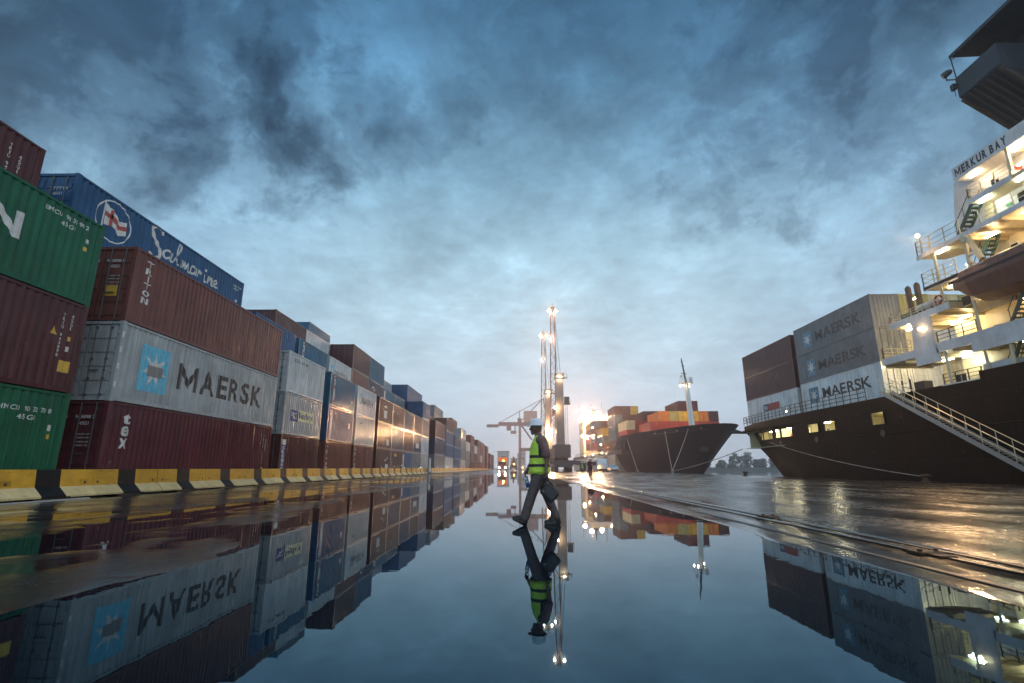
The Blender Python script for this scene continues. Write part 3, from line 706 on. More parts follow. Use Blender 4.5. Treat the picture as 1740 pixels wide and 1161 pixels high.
c4 = stack('D', 1, 38.0, L20, SD, ['grey', 'brick', 'maroon', 'teal'], where='behind the third full quayside stack')
strip(c4[3], .83, .15, 2.45)
d4 = stack('D', 1, 44.6, L20, SD, ['wine', 'blue', 'rust', 'pale'], where='behind the fourth full quayside stack')
shipping_logo(d4[3], .5, 1.3, .9, 1.9); on_wall(d4[3], 'lettering', fit(word('MAERSK', .03), 1.5, 5.2, .85, 1.6), BLACK_INK)
E_ = stack('E', 0, 45.2, L20, SD, ['brick', 'grey', 'pale'], where='fourth full quayside stack')
shipping_logo(E_[2], .72, 1.25, .98, 1.96); on_wall(E_[2], 'lettering', fit(word('MAERSK', .03), 1.42, 5.2, 1.08, 1.72), BLACK_INK)
on_wall(E_[0], 'lettering', stacked('TRITON', .40, .68, .45, 2.2, .03), WHITE_INK); on_wall(E_[1], 'sticker', rect(1.3, 1.9, 1.9, 2.0), BLACK_INK)
stack('C', 2, 39.0, L20, SD, [None, None, None, 'rust', 'maroon'], where='two rows behind the second full quayside stack')
r3 = stack('C', 2, 45.15, L20, SD, [None, None, None, 'pale', 'pale'], where='two rows behind the third full quayside stack')
stack('C', 3, 45.3, L20, SD, [None, None, None, None, 'maroon'], where='three rows behind the third full quayside stack')
stack('D', 2, 51.3, L20, SD, [None, None, None, 'maroon', 'rust'], where='two rows behind the fourth full quayside stack')
stack('D', 3, 51.6, L20, SD, [None, None, None, None, 'brown', 'teal'], where='three rows behind the fourth full quayside stack')
stack('E', 2, 57.6, L20, SD, [None, None, None, 'rust', 'blue'], where='two rows behind the fifth full quayside stack')
stack('E', 1, 50.9, L20, SD, ['wine', 'grey', 'maroon', 'rust', 'maroon'], where='behind the fifth full quayside stack')
e4 = stack('E', 1, 57.3, L20, SD, ['blue', 'grey', 'maroon', 'navy', 'teal'], where='behind the sixth full quayside stack')
on_wall(e4[3], 'lettering', merge(ribbon([(1.6 + .5 * cos(a * pi / 10), 1.55 + .4 * sin(a * pi / 10)) for a in range(11)], .14), rect(.7, 1.9, .55, .85), rect(2.2, 3.6, .55, .85)), WHITE_INK)
# --- block F: four short bays, glossy with the crane lights
for i, cl in enumerate((['maroon', 'maroon', 'maroon'], ['maroon', 'navy', 'rust'], ['blue', 'maroon', 'navy'], ['slate', 'navy', 'maroon'])):
    q = stack('F', 0, 52.5 + 6.09 * i, L20, SD, cl, where=ordn(5 + i) + ' full quayside stack')
    if i == 0:
        for r_ in q[:2]: on_walls(r_, 'sticker', [rect(3.9, 5.0, .35, 1.0), rect(3.6, 4.0, 1.3, 1.5), rect(4.4, 4.8, 1.5, 1.7)], WHITE_INK)
        on_walls(q[2], 'sticker', [rect(2.3, 3.3, .6, 1.4), rect(2.5, 3.3, 1.7, 1.9)], WHITE_INK)
    if i == 1: on_wall(q[2], 'sticker', rect(1.8, 2.6, 1.5, 1.95), GREY_INK); on_wall(q[0], 'sticker', rect(1.6, 2.8, 1.9, 2.2), YEL_INK)
    if i == 2: on_wall(q[0], 'label_strip', rect(.4, .8, .4, 2.2), WHITE_INK)
    if i == 3: on_wall(q[1], 'sticker', rect(2.0, 4.2, .7, 1.4), WHITE_INK)
for i, (cl, hh_) in enumerate(((['grey', 'blue', 'navy', 'teal'], 4), (['grey', 'rust', 'blue', 'slate'], 4))):
    q = stack('F', 1, 63.6 + 6.3 * i, L20, SD, cl, where='behind the ' + ordn(7 + i) + ' full quayside stack', lod=1)
    if i == 0: on_wall(q[3], 'label_strip', rect(.4, .8, .3, 2.3), WHITE_INK)
stack('F', 2, 64.0, L20, SD, [None, None, None, 'maroon', 'rust'], where='two rows behind the seventh full quayside stack', lod=1)
stack('F', 2, 71.5, L20, SD, [None, None, None, 'brown', 'grey'], where='two rows behind the eighth full quayside stack', lod=1)
# --- farther bays
stack('G', 0, 77.0, L20, SD, ['grey', 'pale', 'navy', 'blue'], where='ninth full quayside stack', lod=1)
stack('G', 1, 77.2, L40, SD, ['grey', 'navy', 'maroon', 'navy', 'blue'], where='behind the ninth full quayside stack', lod=1)
FAR = [(89.5, L40, HC, ['slate', 'navy', 'maroon'], ['teal', 'blue', 'brown', 'brown'], 'tenth'),
       (103.0, L40, SD, ['pale', 'blue', 'blue', 'brown'], ['grey', 'slate', 'rust', 'olive', 'slate'], 'eleventh'),
       (117.0, L40, SD, ['blue', 'blue', 'navy'], ['grey', 'grey', 'maroon', 'maroon'], 'twelfth'),
       (130.4, L40, SD, ['grey', 'slate', 'slate', 'grey'], ['rust', 'maroon', 'rust', 'maroon', 'rust'], 'thirteenth'),
       (143.8, L40, SD, ['slate', 'slate', 'grey'], ['grey', 'slate', 'slate', 'grey'], 'fourteenth'),
       (158.0, L40, SD, ['maroon', 'rust', 'maroon', 'rust'], ['grey', 'maroon', 'brown', 'maroon'], 'fifteenth'),
       (171.5, L40, SD, ['rust', 'maroon', 'pale'], ['maroon', 'navy', 'rust', 'brick'], 'sixteenth'),
       (185.0, L40, SD, ['maroon', 'brick', 'rust', 'maroon'], None, 'seventeenth'),
       (199.0, L40, SD, ['brick', 'grey', 'maroon', 'brick'], None, 'eighteenth'),
       (213.0, L40, SD, ['rust', 'maroon', 'brick', 'rust'], None, 'nineteenth'),
       (240.0, L40, SD, ['brick', 'rust', 'rust', 'maroon'], None, 'twentieth'),
       (268.0, L40, SD, ['maroon', 'brick', 'rust'], None, 'twenty-first'),
       (300.0, L40, SD, ['maroon', 'rust', 'brick'], None, 'twenty-second')]
for y0, Ln, H, c0, c1, nm in FAR:
    lod = 1 if y0 < 110 else 2
    stack('H', 0, y0, Ln, H, c0, where=nm + ' full quayside stack', lod=lod)
    if c1: stack('H', 1, y0 + .2, Ln, SD, c1, where='behind the ' + nm + ' full quayside stack', lod=lod)

# ================================================================== NEAR SHIP (stern and accommodation beside the quay)
TUBE_W = glow('fluorescent_tube', (1.0, .80, .48), 60.0)
TUBE_C = glow('cool_fluorescent_tube', (.96, 1.0, .74), 45.0)
BULB = glow('warm_bulb', (1.0, .66, .32), 45.0)
LK = .20
def light(name, loc, parent, power, colr=(1, .72, .42), rad=.12, spot=None, aim=None):
    d = bpy.data.lights.new(name, 'SPOT' if spot else 'POINT'); d.energy = power * (LK if parent.parent == ship else 1.0); d.color = colr; d.shadow_soft_size = rad
    if spot: d.spot_size = spot; d.spot_blend = .6
    o = bpy.data.objects.new(name, d); COL.objects.link(o); o.location = Vector(loc) - org(parent); o.parent = parent
    if aim is not None: o.rotation_euler = (Vector(aim) - Vector(loc)).to_track_quat('-Z', 'Y').to_euler()
    return o
ship = empty('container_ship', (43.5, 30, -2.4), 'black hulled container ship moored at the right with its lit white accommodation', 'ship')
SX = 27.5; SC = 43.5
# hull with real openings into the lit mooring deck
zl = [-3.6, -2.4, -1.0, 0.0, .9, 1.8, 2.8, 3.5, 3.95, 4.05, 4.9, 5.05, 5.6, 6.08]
WIN = [(60.9, 61.9, 3.95, 4.9), (57.6, 60.6, 3.95, 4.9), (55.2, 56.5, 3.95, 4.9), (52.6, 55.0, 3.95, 4.9), (47.6, 49.4, 4.05, 4.9), (45.0, 46.7, 4.05, 4.9), (38.9, 40.4, 4.05, 5.05)]
yl = sorted({-40, -20, 0, 10, 16, 20, 24, 28, 30.4, 33, 36, 42, 44, 51, 59, 63, 64.5, 66, 67.2, 68.0} | {v for w in WIN for v in w[:2]})
def hx(y, z):
    """half breadth"""
    b = 16.0
    if y > 46: b -= 2.1 * ((y - 46) / 22) ** 2.2
    ye = 68 - (0 if z > 5.6 else .32 * (5.6 - z) ** 1.18 + .5 * max(0, 1.0 - z) ** 1.1)   # counter stern
    if z < 5.6:
        t = max(0.0, (y - (ye - 14)) / 14)
        b -= min(b, (5.6 - z) / 5.6 * 3.0 * t * t)
    return b
def hy(y, z):
    if y <= 44: return y
    ye = 68 - (0 if z > 5.6 else .28 * (5.6 - z) ** 1.25 + .35 * max(0, 1.2 - z) ** 1.2)
    t = (y - 44) / 24
    return 44 + (y - 44) * (1 - (1 - (ye - 44) / 24) * t * t)
h = MB(); ny = len(yl); nz = len(zl)
for z in zl:
    for y in yl: h.v.append((SC - hx(y, z), hy(y, z) if not (3.9 < z < 5.1) else (y if y < 63 else hy(y, z)), z))
def inwin(j, k):
    y0, y1, z0, z1 = yl[j], yl[j + 1], zl[k], zl[k + 1]
    return any(y0 >= w[0] - 1e-6 and y1 <= w[1] + 1e-6 and z0 >= w[2] - 1e-6 and z1 <= w[3] + 1e-6 for w in WIN)
for k in range(nz - 1):
    for j in range(ny - 1):
        if not inwin(j, k): h.f.append((k * ny + j, k * ny + j + 1, (k + 1) * ny + j + 1, (k + 1) * ny + j)); h.m.append(0)
mir = len(h.v); h.v += [(2 * SC - x, y, z) for x, y, z in h.v]
for k in range(nz - 1):
    for j in range(ny - 1): h.f.append((mir + k * ny + j, mir + (k + 1) * ny + j, mir + (k + 1) * ny + j + 1, mir + k * ny + j + 1)); h.m.append(0)
for k in range(nz - 1):                                # transom
    a, b = k * ny + ny - 1, (k + 1) * ny + ny - 1; h.f.append((a, mir + a, mir + b, b)); h.m.append(0)
hull = h.build('hull', HULLBLK, ship, fixn=False)
q = MB(); q.box(SX - .001, SX + .12, -40, 30.4, 6.08, 6.5); q.build('bulwark', HULLBLK, ship)
q = MB(); q.box(SX - .02, SX - .002, 30.4, 33.2, 6.02, 6.10); q.build('rub_strake', SHIPWHITE, ship)
q = MB(); q.box(SX + .02, 58, -40, 67.5, 5.15, 5.25); q.build('main_deck', HULLBLK, ship)
q = MB()
q.add([(SX - .004, -40, 3.3), (SX - .05, -40, 3.36), (SX - .05, 46, 3.36), (SX - .004, 46, 3.3), (SX - .004, -40, 3.42), (SX - .004, 46, 3.42)], [(0, 1, 2, 3), (1, 4, 5, 2)]); q.build('knuckle_line', HULLBLK, ship)
# lit mooring deck behind the openings
q = MB(); q.box(SX + 3.2, SX + 3.3, 36, 64, 3.2, 5.1); q.box(SX + .3, SX + 3.2, 36, 64, 3.15, 3.2); q.box(SX + .5, SX + 3.2, 36, 64, 5.06, 5.1)
for y in (36, 44, 50.5, 56.9, 64): q.box(SX + .9, SX + 3.2, y - .04, y + .04, 3.2, 5.06)
room = q.build('mooring_deck_room', simple('room_cream', (.66, .60, .38), .6), ship)
for i, (y0, y1, z0, z1) in enumerate(WIN):
    ym = (y0 + y1) / 2; off = SX + max(0, 16 - hx(ym, 4.5))
    fr = MB()
    for a, b in (((off - .03, y0, z0), (off - .03, y1, z0)), ((off - .03, y0, z1), (off - .03, y1, z1)), ((off - .03, y0, z0), (off - .03, y0, z1)), ((off - .03, y1, z0), (off - .03, y1, z1))): fr.obox(a, b, .10, .10)
    fr.build('opening_frame', HULLBLK, ship)
    lt = MB(); lt.box(off + 1.2, off + 1.4, ym - .45, ym + .45, 4.96, 5.04)
    t_ = lt.build('ceiling_lamp', TUBE_C, ship)
    light('lamp_light', (off + 1.3, ym, 4.85), t_, 330 * (2.2 if ym < 41 else 1), (1, .88, .55), .2)
    it = MB(); it.box(off + 2.0, off + 2.5, ym - .3, ym + .1, 3.2, 4.2 + .2 * (i % 2)); it.tube((off + 1.6, ym + .4, 3.2), (off + 1.6, ym + .4, 4.5), .12)
    it.build('deck_machinery', [DKGREEN, STEEL, RED_INK][i % 3], ship)
    pt = MB(); pt.tube((off - .06, ym - .3, 3.42), (off + .02, ym - .3, 3.42), .26, .26, n=14); pt.build('mooring_port', STEEL, ship) if i in (2, 4, 6) else None
# --- side plating, decks
wp_ = MB(); X0, X1 = SX, SX + .10
def plate(b, pts, x0=X0, x1=X1): return b.prism(pts, 'x', x0, x1)
plate(wp_, [(38.2, 8.35), (38.2, 8.82), (34.95, 8.82), (34.95, 8.25), (35.15, 8.30)])       # aft band of the lower deck
plate(wp_, [(34.95, 7.66), (34.95, 8.95), (34.8, 10.2), (34.75, 10.75), (33.1, 10.75), (33.08, 8.86), (32.92, 8.2), (32.92, 7.66)])
plate(wp_, [(33.08, 8.20), (33.08, 8.84), (30.5, 8.82), (30.5, 8.18), (32.6, 8.22)])
plate(wp_, [(30.5, 7.66), (30.5, 8.82), (16, 8.86), (16, 7.62)])
plate(wp_, [(36.85, 10.75), (36.85, 11.2), (31.5, 11.2), (31.5, 10.75)])
wp_.build('side_plating', SHIPWHITE, ship)
q = MB(); q.box(SX + .1, SX + 4.0, 16, 38.15, 8.30, 8.42)
for y in range(18, 39, 2): q.box(SX + .1, SX + 3.6, y - .04, y + .04, 8.12, 8.30)
q.build('lower_deck', CREAM, ship)
q = MB(); q.box(SX + .1, SX + 4.2, 31.5, 36.8, 10.80, 10.95); q.box(29.3, 31.6, 16, 31.5, 10.80, 10.95); q.box(29.25, 29.3, 16, 31.45, 10.45, 11.15); q.box(SX + .1, 29.3, 31.45, 31.5, 10.75, 11.2)
for y in (32.5, 33.7, 34.9, 36.0): q.box(SX + .1, SX + 4.0, y - .05, y + .05, 10.62, 10.80)
q.build('boat_deck', CREAM, ship)
q = MB(); q.box(SX, SX + 3.2, 30.3, 33.15, 12.52, 12.70); q.box(29.7, 31.0, 16, 30.3, 12.52, 12.70)
q.build('embarkation_deck', CREAM, ship)
q = MB(); q.box(SX, SX + .06, 30.3, 33.15, 12.46, 12.74); q.box(SX, SX + .06, 16, 33.2, 14.72, 15.02); q.box(SX, SX + .06, 25.82, 28.65, 16.46, 16.78); q.build('deck_edge', SHIPWHITE, ship)
q = MB(); q.box(SX + .06, 30.6, 16, 29.5, 14.80, 14.98)
q.prism([(SX + .06, 29.5), (30.6, 29.5), (30.6, 31.2), (29.4, 33.15), (SX + .06, 33.15)], 'z', 14.80, 14.98)
for y in (24, 25.5, 27, 28.5, 29.6): q.box(SX + .06, 30.4, y - .07, y + .07, 14.60, 14.80)
q.build('bridge_access_deck', CREAM, ship)
q = MB(); q.box(SX + .06, 28.9, 20, 28.62, 16.52, 16.72); q.build('wing_deck', CREAM, ship)
# accommodation walls
q = MB(); q.box(30.6, 38, 16, 34.9, 5.25, 8.30); q.box(30.6, 38, 16, 34.9, 8.42, 10.80); q.box(30.6, 38, 16, 33.4, 10.95, 12.52); q.box(30.4, 38, 16, 30.9, 12.70, 14.80)
acc = q.build('accommodation_block', CREAM, ship)
q = MB(); q.loft([[(28.75, y, z) for y, z in ((16, 14.98), (31.35, 14.98), (31.2, 16.0), (30.75, 18.4), (30.55, 19.1), (16, 19.1))], [(34, y, z) for y, z in ((16, 14.98), (31.35, 14.98), (31.2, 16.0), (30.75, 18.4), (30.55, 19.1), (16, 19.1))]])
q.build('bridge_block', SHIPWHITE, ship)
sg = MB(); sg.box(SX, SX + .08, 24.4, 29.2, 18.42, 19.24); sg.box(SX + .08, 28.75, 24.4, 29.15, 18.40, 18.50); sg.box(SX + .08, 28.75, 29.1, 29.18, 18.50, 19.24)
nb = sg.build('name_board', SHIPWHITE, ship)
fv, ff = fit(word('MERKUR BAY', .045, .20), 0, 3.46, 0, .54)
me = bpy.data.meshes.new('name_lettering'); me.from_pydata([(SX - .006 - 43.5, 29.0 - u - 30, 18.57 + v + 2.4) for u, v in fv], [], ff); me.materials.append(BLACK_INK)
o = bpy.data.objects.new('name_lettering', me); COL.objects.link(o); o.parent = nb; reg(o, org(ship))
q = MB(); q.box(SX - .02, SX, 24.4, 29.15, 18.36, 18.40); q.build('board_lip', SHIPWHITE, nb)
# windows and doors on the cream walls
def wpart(nm, x, y, z, w_, h_, mat):
    b = MB(); b.box(x - .03, x, y - w_ / 2, y + w_ / 2, z, z + h_); fr = b.build(nm, mat, ship)
    return fr
def window(x, y, z, w_, h_):
    f_ = wpart('window', x, y, z, w_, h_, SHIPWHITE); b = MB(); b.box(x - .045, x - .031, y - w_ / 2 + .06, y + w_ / 2 - .06, z + .06, z + h_ - .06); b.build('pane', DARKGLASS, f_)
for y in (29.3, 27.9, 26.5, 25.1): window(30.4, y, 13.55, .55, .72)
for y in (26.6, 25.5): window(28.75, y, 15.4, .62, .85)
window(28.75, 27.9, 17.25, .6, .62); window(28.75, 26.7, 17.1, .62, .7)
for y in (31.8, 29.6, 27.5): window(30.6, y, 9.2, .5, .6)
for x_, y, z in ((28.75, 28.6, 15.0), (30.6, 33.4, 8.42), (30.6, 31.5, 5.25)):
    d_ = wpart('door', x_, y, z, .75, 1.75, CREAM); b = MB(); b.box(x_ - .06, x_ - .03, y - .30, y - .24, z + .8, z + 1.0); b.build('handle', STEEL, d_)
q = MB(); q.box(28.2, 28.72, 26.25, 26.42, 16.75, 17.6); q.build('fire_box', RED_INK, ship)
q = MB(); q.box(30.52, 30.59, 30.2, 30.5, 14.0, 14.2); q.box(28.70, 28.74, 27.3, 27.6, 15.75, 15.95); q.build('exit_plate', simple('green_plate', (.05, .35, .10), .5), ship)
# panel and portal at the forward end of the wing deck
q = MB(); q.box(SX, 28.75, 25.72, 25.80, 16.74, 17.0); q.box(SX, SX + .14, 25.66, 25.80, 17.0, 18.42); q.box(SX + .14, 28.75, 25.70, 25.78, 18.2, 18.42); q.build('portal_frame', CREAM, ship)
# bridge wing
bw = MB()
bw.loft([[(SX, y, z) for y, z in ((27.58, 23.2), (24.78, 23.28), (24.78, 24.62), (27.58, 24.6))], [(SX + .12, y, z) for y, z in ((27.58, 23.2), (24.78, 23.28), (24.78, 24.62), (27.58, 24.6))]])
bw.box(SX + .12, 33, 24.78, 24.90, 22.9, 24.62); bw.box(SX + .12, 33, 27.46, 27.58, 23.2, 24.6)
bw.loft([[(SX + .05, 24.8, 23.2), (SX + .05, 27.56, 23.16), (SX + .05, 27.56, 23.26), (SX + .05, 24.8, 23.3)], [(30.6, 24.8, 20.75), (30.6, 27.56, 20.7), (30.6, 27.56, 23.1), (30.6, 24.8, 23.2)]])
bw.box(30.6, 34, 22, 27.56, 19.12, 23.2); bw.box(30.4, 34, 16, 27.2, 19.12, 26.2)
wing = bw.build('bridge_wing', paint('wing_paint', (.032, .036, .044), .45, .4, .2), ship)
q = MB()
for i in range(7):
    y = 25.0 + i * .4; q.obox((SX + .1, y, 23.12), (30.5, y, 20.68), .07, .16)
q.obox((SX + .1, 27.5, 23.06), (30.55, 27.5, 20.62), .12, .26); q.obox((SX + .1, 24.86, 23.1), (30.55, 24.86, 20.62), .12, .26)
q.build('wing_stiffener', paint('wing_under', (.085, .065, .05), .5, .4, .3), wing)
q = MB(); q.prism([(SX - .02, 26.22), (SX - .02, 26.34), (33, 26.6), (33, 26.48)], 'y', 22.0, 27.62); q.box(SX - .02, SX + .04, 22, 27.62, 26.12, 26.24); q.build('wing_roof', paint('roof_under', (.04, .04, .045), .6, .4, .3), ship)
q = MB(); q.tube((SX + .05, 27.52, 24.6), (SX + .02, 27.56, 26.2), .035); q.tube((SX + .05, 27.52, 26.0), (SX + .4, 27.5, 26.22), .025); q.build('roof_post', STEEL, ship)
sl2 = empty('searchlight', (SX - .3, 27.75, 24.75)); sl2.parent = ship; sl2.location = Vector((SX - .3, 27.75, 24.75)) - org(ship)
q = MB(); q.tube((SX - .42, 27.92, 25.05), (SX - .18, 27.70, 25.2), .2, .2, n=12); q.ball((SX - .15, 27.68, 25.2), .17, 10, 6); q.build('lamp_drum', STEEL, sl2)
q = MB(); q.obox((SX, 27.5, 24.5), (SX - .3, 27.8, 24.7), .06, .06); q.tube((SX - .3, 27.8, 24.66), (SX - .3, 27.8, 25.1), .04); q.box(SX - .22, SX - .02, 27.55, 27.8, 23.85, 24.25); q.tube((SX - .1, 27.66, 23.4), (SX - .1, 27.66, 23.85), .02); q.build('bracket', STEEL, sl2)
q = MB(); q.obox((SX + .7, 24.0, 26.9), (32, 24.6, 27.3), .22, .22); q.tube((29.4, 24.3, 26.3), (29.4, 24.3, 27.0), .08); q.build('radar_scanner', STEEL, ship)
# railings
def railing(pts, nm='railing', hgt=1.0, step=1.05, mat=CREAM, r=.022):
    b = MB()
    for a, c_ in zip(pts[:-1], pts[1:]):
        a, c_ = Vector(a), Vector(c_); n_ = max(1, round((c_ - a).length / step))
        for i in range(n_ + 1):
            q_ = a.lerp(c_, i / n_); b.obox(q_, q_ + Vector((0, 0, hgt)), .05, .05, (0, 1, 0))
        for k in (1.0, .66, .33): b.tube(a + Vector((0, 0, hgt * k)), c_ + Vector((0, 0, hgt * k)), r, n=6)
    return b.build(nm, mat, ship)
railing([(SX + .04, 29.6, 15.0), (SX + .04, 33.1, 15.0), (29.4, 33.1, 15.0), (30.55, 31.2, 15.0)])
railing([(SX + .04, 30.4, 12.7), (SX + .04, 33.1, 12.7), (30.6, 33.1, 12.7)])
railing([(28.6, 28.58, 16.76), (SX + .04, 28.55, 16.76), (SX + .04, 25.85, 16.76)], hgt=.72, step=.9)
railing([(SX + .04, 25, 15.0), (SX + .04, 28.2, 15.0)], hgt=.85)
railing([(SX + .2, 30.4, 6.1), (SX + .2, 33.2, 6.1)], hgt=.7, mat=STEEL)
railing([(SX + .15, 30.0, 8.84), (SX + .15, 33.0, 8.84)], hgt=.75, mat=STEEL); railing([(29.4, 25, 10.95), (29.4, 31.4, 10.95)], hgt=.9, mat=CREAM)
railing([(SX + .1, 31.6, 11.2), (SX + .1, 36.8, 11.2), (31, 36.8, 11.2)], hgt=.55, mat=CREAM)
railing([(SX + .25, 41, 6.1), (SX + .25, 53.6, 6.1)], hgt=1.0, step=1.0, mat=STEEL, r=.03); railing([(SX + .45, 54.4, 6.1), (SX + 1.5, 66.6, 6.1), (SX + 2.4, 67.6, 6.1), (SX + 5.4, 67.7, 6.1)], hgt=1.0, step=1.0, mat=STEEL, r=.03)
railing([(SX + .1, 35.2, 8.84), (SX + .1, 38.1, 8.84), (31, 38.1, 8.84)], hgt=.8, mat=CREAM)
# stairs
def stairs(p0, p1, w_, n_, mat=DKGREEN):
    b = MB(); p0 = Vector(p0); p1 = Vector(p1)
    for dx in (0, w_):
        o_ = Vector((dx, 0, 0)); b.obox(p0 + o_, p1 + o_, .05, .20)
        b.tube(p0 + o_ + Vector((0, 0, .8)), p1 + o_ + Vector((0, 0, .8)), .025, n=6)
        for k in (0.05, .5, .95): q_ = p0.lerp(p1, k) + o_; b.tube(q_, q_ + Vector((0, 0, .8)), .02, n=6)
    for i in range(n_):
        c_ = p0.lerp(p1, (i + .5) / n_); b.box(c_.x, c_.x + w_, c_.y - .13, c_.y + .13, c_.z - .02, c_.z + .03)
    return b.build('stairway', mat, ship)
stairs((27.75, 30.1, 15.0), (27.75, 28.55, 16.68), .6, 8); stairs((28.3, 28.6, 8.9), (28.3, 27.2, 10.8), .6, 9); stairs((28.3, 29.3, 6.1), (28.3, 28.0, 8.3), .7, 9)
stairs((28.9, 30.6, 12.7), (28.9, 29.2, 14.8), .6, 9)
for y0, z0, z1, mt in ((31.92, 11.2, 14.75, CREAM), (29.84, 8.85, 10.75, CREAM), (29.83, 6.5, 7.66, CREAM), (28.2, 6.5, 7.66, CREAM), (32.6, 6.1, 8.2, CREAM)):
    q = MB(); q.tube((SX + .14, y0, z0), (SX + .14, y0, z1), .085, n=10); q.build('pillar', mt, ship)
for y0 in (29.4, 24.6):                                 # boat davits
    q = MB(); q.obox((SX - .05, y0, 11.0), (SX - .05, y0 - .1, 14.6), .13, .16); q.obox((SX - .1, y0 - .3, 14.55), (SX - .25, y0 - 1.1, 12.8), .20, .26); q.tube((SX - .25, y0 - .15, 14.5), (SX + .15, y0 - .15, 14.5), .22, n=12)
    q.obox((SX - .02, y0 - .1, 13.4), (SX - .15, y0 - .75, 13.4), .08, .10); q.box(SX - .1, SX + .1, y0 - .25, y0 + .1, 12.9, 13.0)
    q.build('davit', CREAM, ship)
# vents, boxes and hatch rests seen in front of the containers
for y0, x_ in ((36.7, 29.3), (35.9, 29.35)):
    q = MB(); q.box(x_ - .14, x_ + .14, y0 - .12, y0 + .14, 11.0, 14.0); q.ball((x_, y0, 14.0), (.16, .15, .16), 8, 6); q.build('lashing_post', paint('post_rust%d' % int(y0), (.10, .055, .035), .5, .5, .6), ship)
q = MB(); q.box(29.6, 30.6, 33.9, 34.8, 10.95, 12.1); q.box(28.2, 29.2, 35.6, 36.5, 10.95, 11.75); q.build('deck_locker', DKGREEN, ship)
q = MB(); q.box(29.2, 29.9, 31.6, 32.5, 8.42, 9.2); q.build('deck_locker', DKGREEN, ship)
q = MB(); q.ball((29.0, 25.9, 9.3), (.5, .7, .55), 12, 8); q.build('covered_winch', RUBBER, ship)
q = MB(); q.box(SX + .25, SX + 1.0, 28.3, 30.3, 6.5, 6.9); q.build('deck_locker', SHIPWHITE, ship)
for y in (32.3, 31.9):
    q = MB(); q.tube((SX + .4, y, 6.1), (SX + .4, y, 6.6), .12); q.build('mooring_bitt', STEEL, ship)
q = MB(); q.box(SX + .3, SX + .9, 35.0, 35.9, 5.2, 6.7); q.tube((SX + .3, 36.2, 5.2), (SX + .3, 36.2, 7.0), .05); q.tube((SX + .3, 37.0, 5.2), (SX + .3, 37.0, 7.0), .05); q.build('gangway_winch', RUBBER, ship)
# lamps of the ship
def tube_lamp(x, y, z, mat=TUBE_W, power=120, colr=(1, .80, .50), ax='y'):
    b = MB(); s_ = (.07, .42) if ax == 'y' else (.42, .07)
    b.box(x - s_[0], x + s_[0], y - s_[1], y + s_[1], z - .06, z)
    t_ = b.build('deck_lamp', mat, ship)
    light('lamp_light', (x, y, z - .18), t_, power, colr, .15)
tube_lamp(28.05, 28.3, 18.38, power=170, colr=(1, .72, .40)); tube_lamp(27.9, 25.3, 18.2, power=170, colr=(1, .72, .40)); tube_lamp(27.95, 25.3, 17.3, power=60, colr=(1, .72, .40))
tube_lamp(28.0, 28.0, 16.5, TUBE_C, 110, (.95, 1, .78)); tube_lamp(28.0, 25.6, 16.5, TUBE_C, 90, (.95, 1, .78))
tube_lamp(28.0, 31.6, 14.78, TUBE_C, 70, (1, .96, .70))
tube_lamp(28.6, 28.75, 14.56, power=200, colr=(1, .70, .36)); tube_lamp(28.6, 26.2, 14.56, power=160, colr=(1, .70, .36))
tube_lamp(29.6, 32.8, 10.60, power=140, colr=(1, .74, .38)); tube_lamp(30.2, 34.2, 10.60, power=110, colr=(1, .78, .44)); tube_lamp(30.3, 29.2, 10.75, power=120, colr=(1, .74, .38)); tube_lamp(28.3, 35.8, 10.6, TUBE_C, 130, (1, .95, .70))
tube_lamp(30.0, 33.6, 8.10, TUBE_C, 170, (1, .95, .66)); tube_lamp(29.4, 34.6, 8.10, TUBE_C, 120, (1, .92, .62)); tube_lamp(29.6, 29.0, 8.10, TUBE_C, 130, (1, .95, .66)); tube_lamp(31.8, 38.6, 9.6, TUBE_W, 2200, (1, .74, .34)); tube_lamp(30.6, 37.9, 13.6, TUBE_W, 1900, (1, .72, .34)); tube_lamp(30.2, 31.6, 12.5, power=90, colr=(1, .74, .38)); tube_lamp(28.6, 32.0, 12.5, power=50, colr=(1, .74, .38))  # strong upper tube aft is added to warm the container ends
def bulb(x, y, z, power, r=.11, colr=(1, .62, .30)):
    b = MB(); b.ball((x, y, z), r, 10, 8); t_ = b.build('flood_lamp', BULB, ship, smooth=True)
    light('lamp_light', (x, y, z), t_, power, colr, r * .9)
    return t_
q = MB(); q.tube((SX + .12, 32.75, 15.0), (SX + .12, 32.75, 16.3), .05); q.build('lamp_post', CREAM, ship)
t_ = bulb(SX + .05, 32.8, 16.4, 260, .11); light('lamp_light', (SX - .15, 32.8, 16.4), t_, 11000, (1, .58, .26), .16, radians(110), (13, 24, 0))
t_ = bulb(SX - .22, 33.85, 10.05, 34, .10); light('lamp_light', (SX - .4, 33.85, 10.05), t_, 9500, (1, .58, .26), .14, radians(120), (13, 30, 0)); bulb(30.3, 28.6, 13.9, 60, .09, (1, .7, .4)); bulb(30.1, 26.6, 9.9, 60, .09, (1, .7, .4))
bulb(SX + .3, 29.9, 13.1, 25, .07, (1, .8, .6)); bulb(SX + .5, 53.9, 6.6, 30, .07)
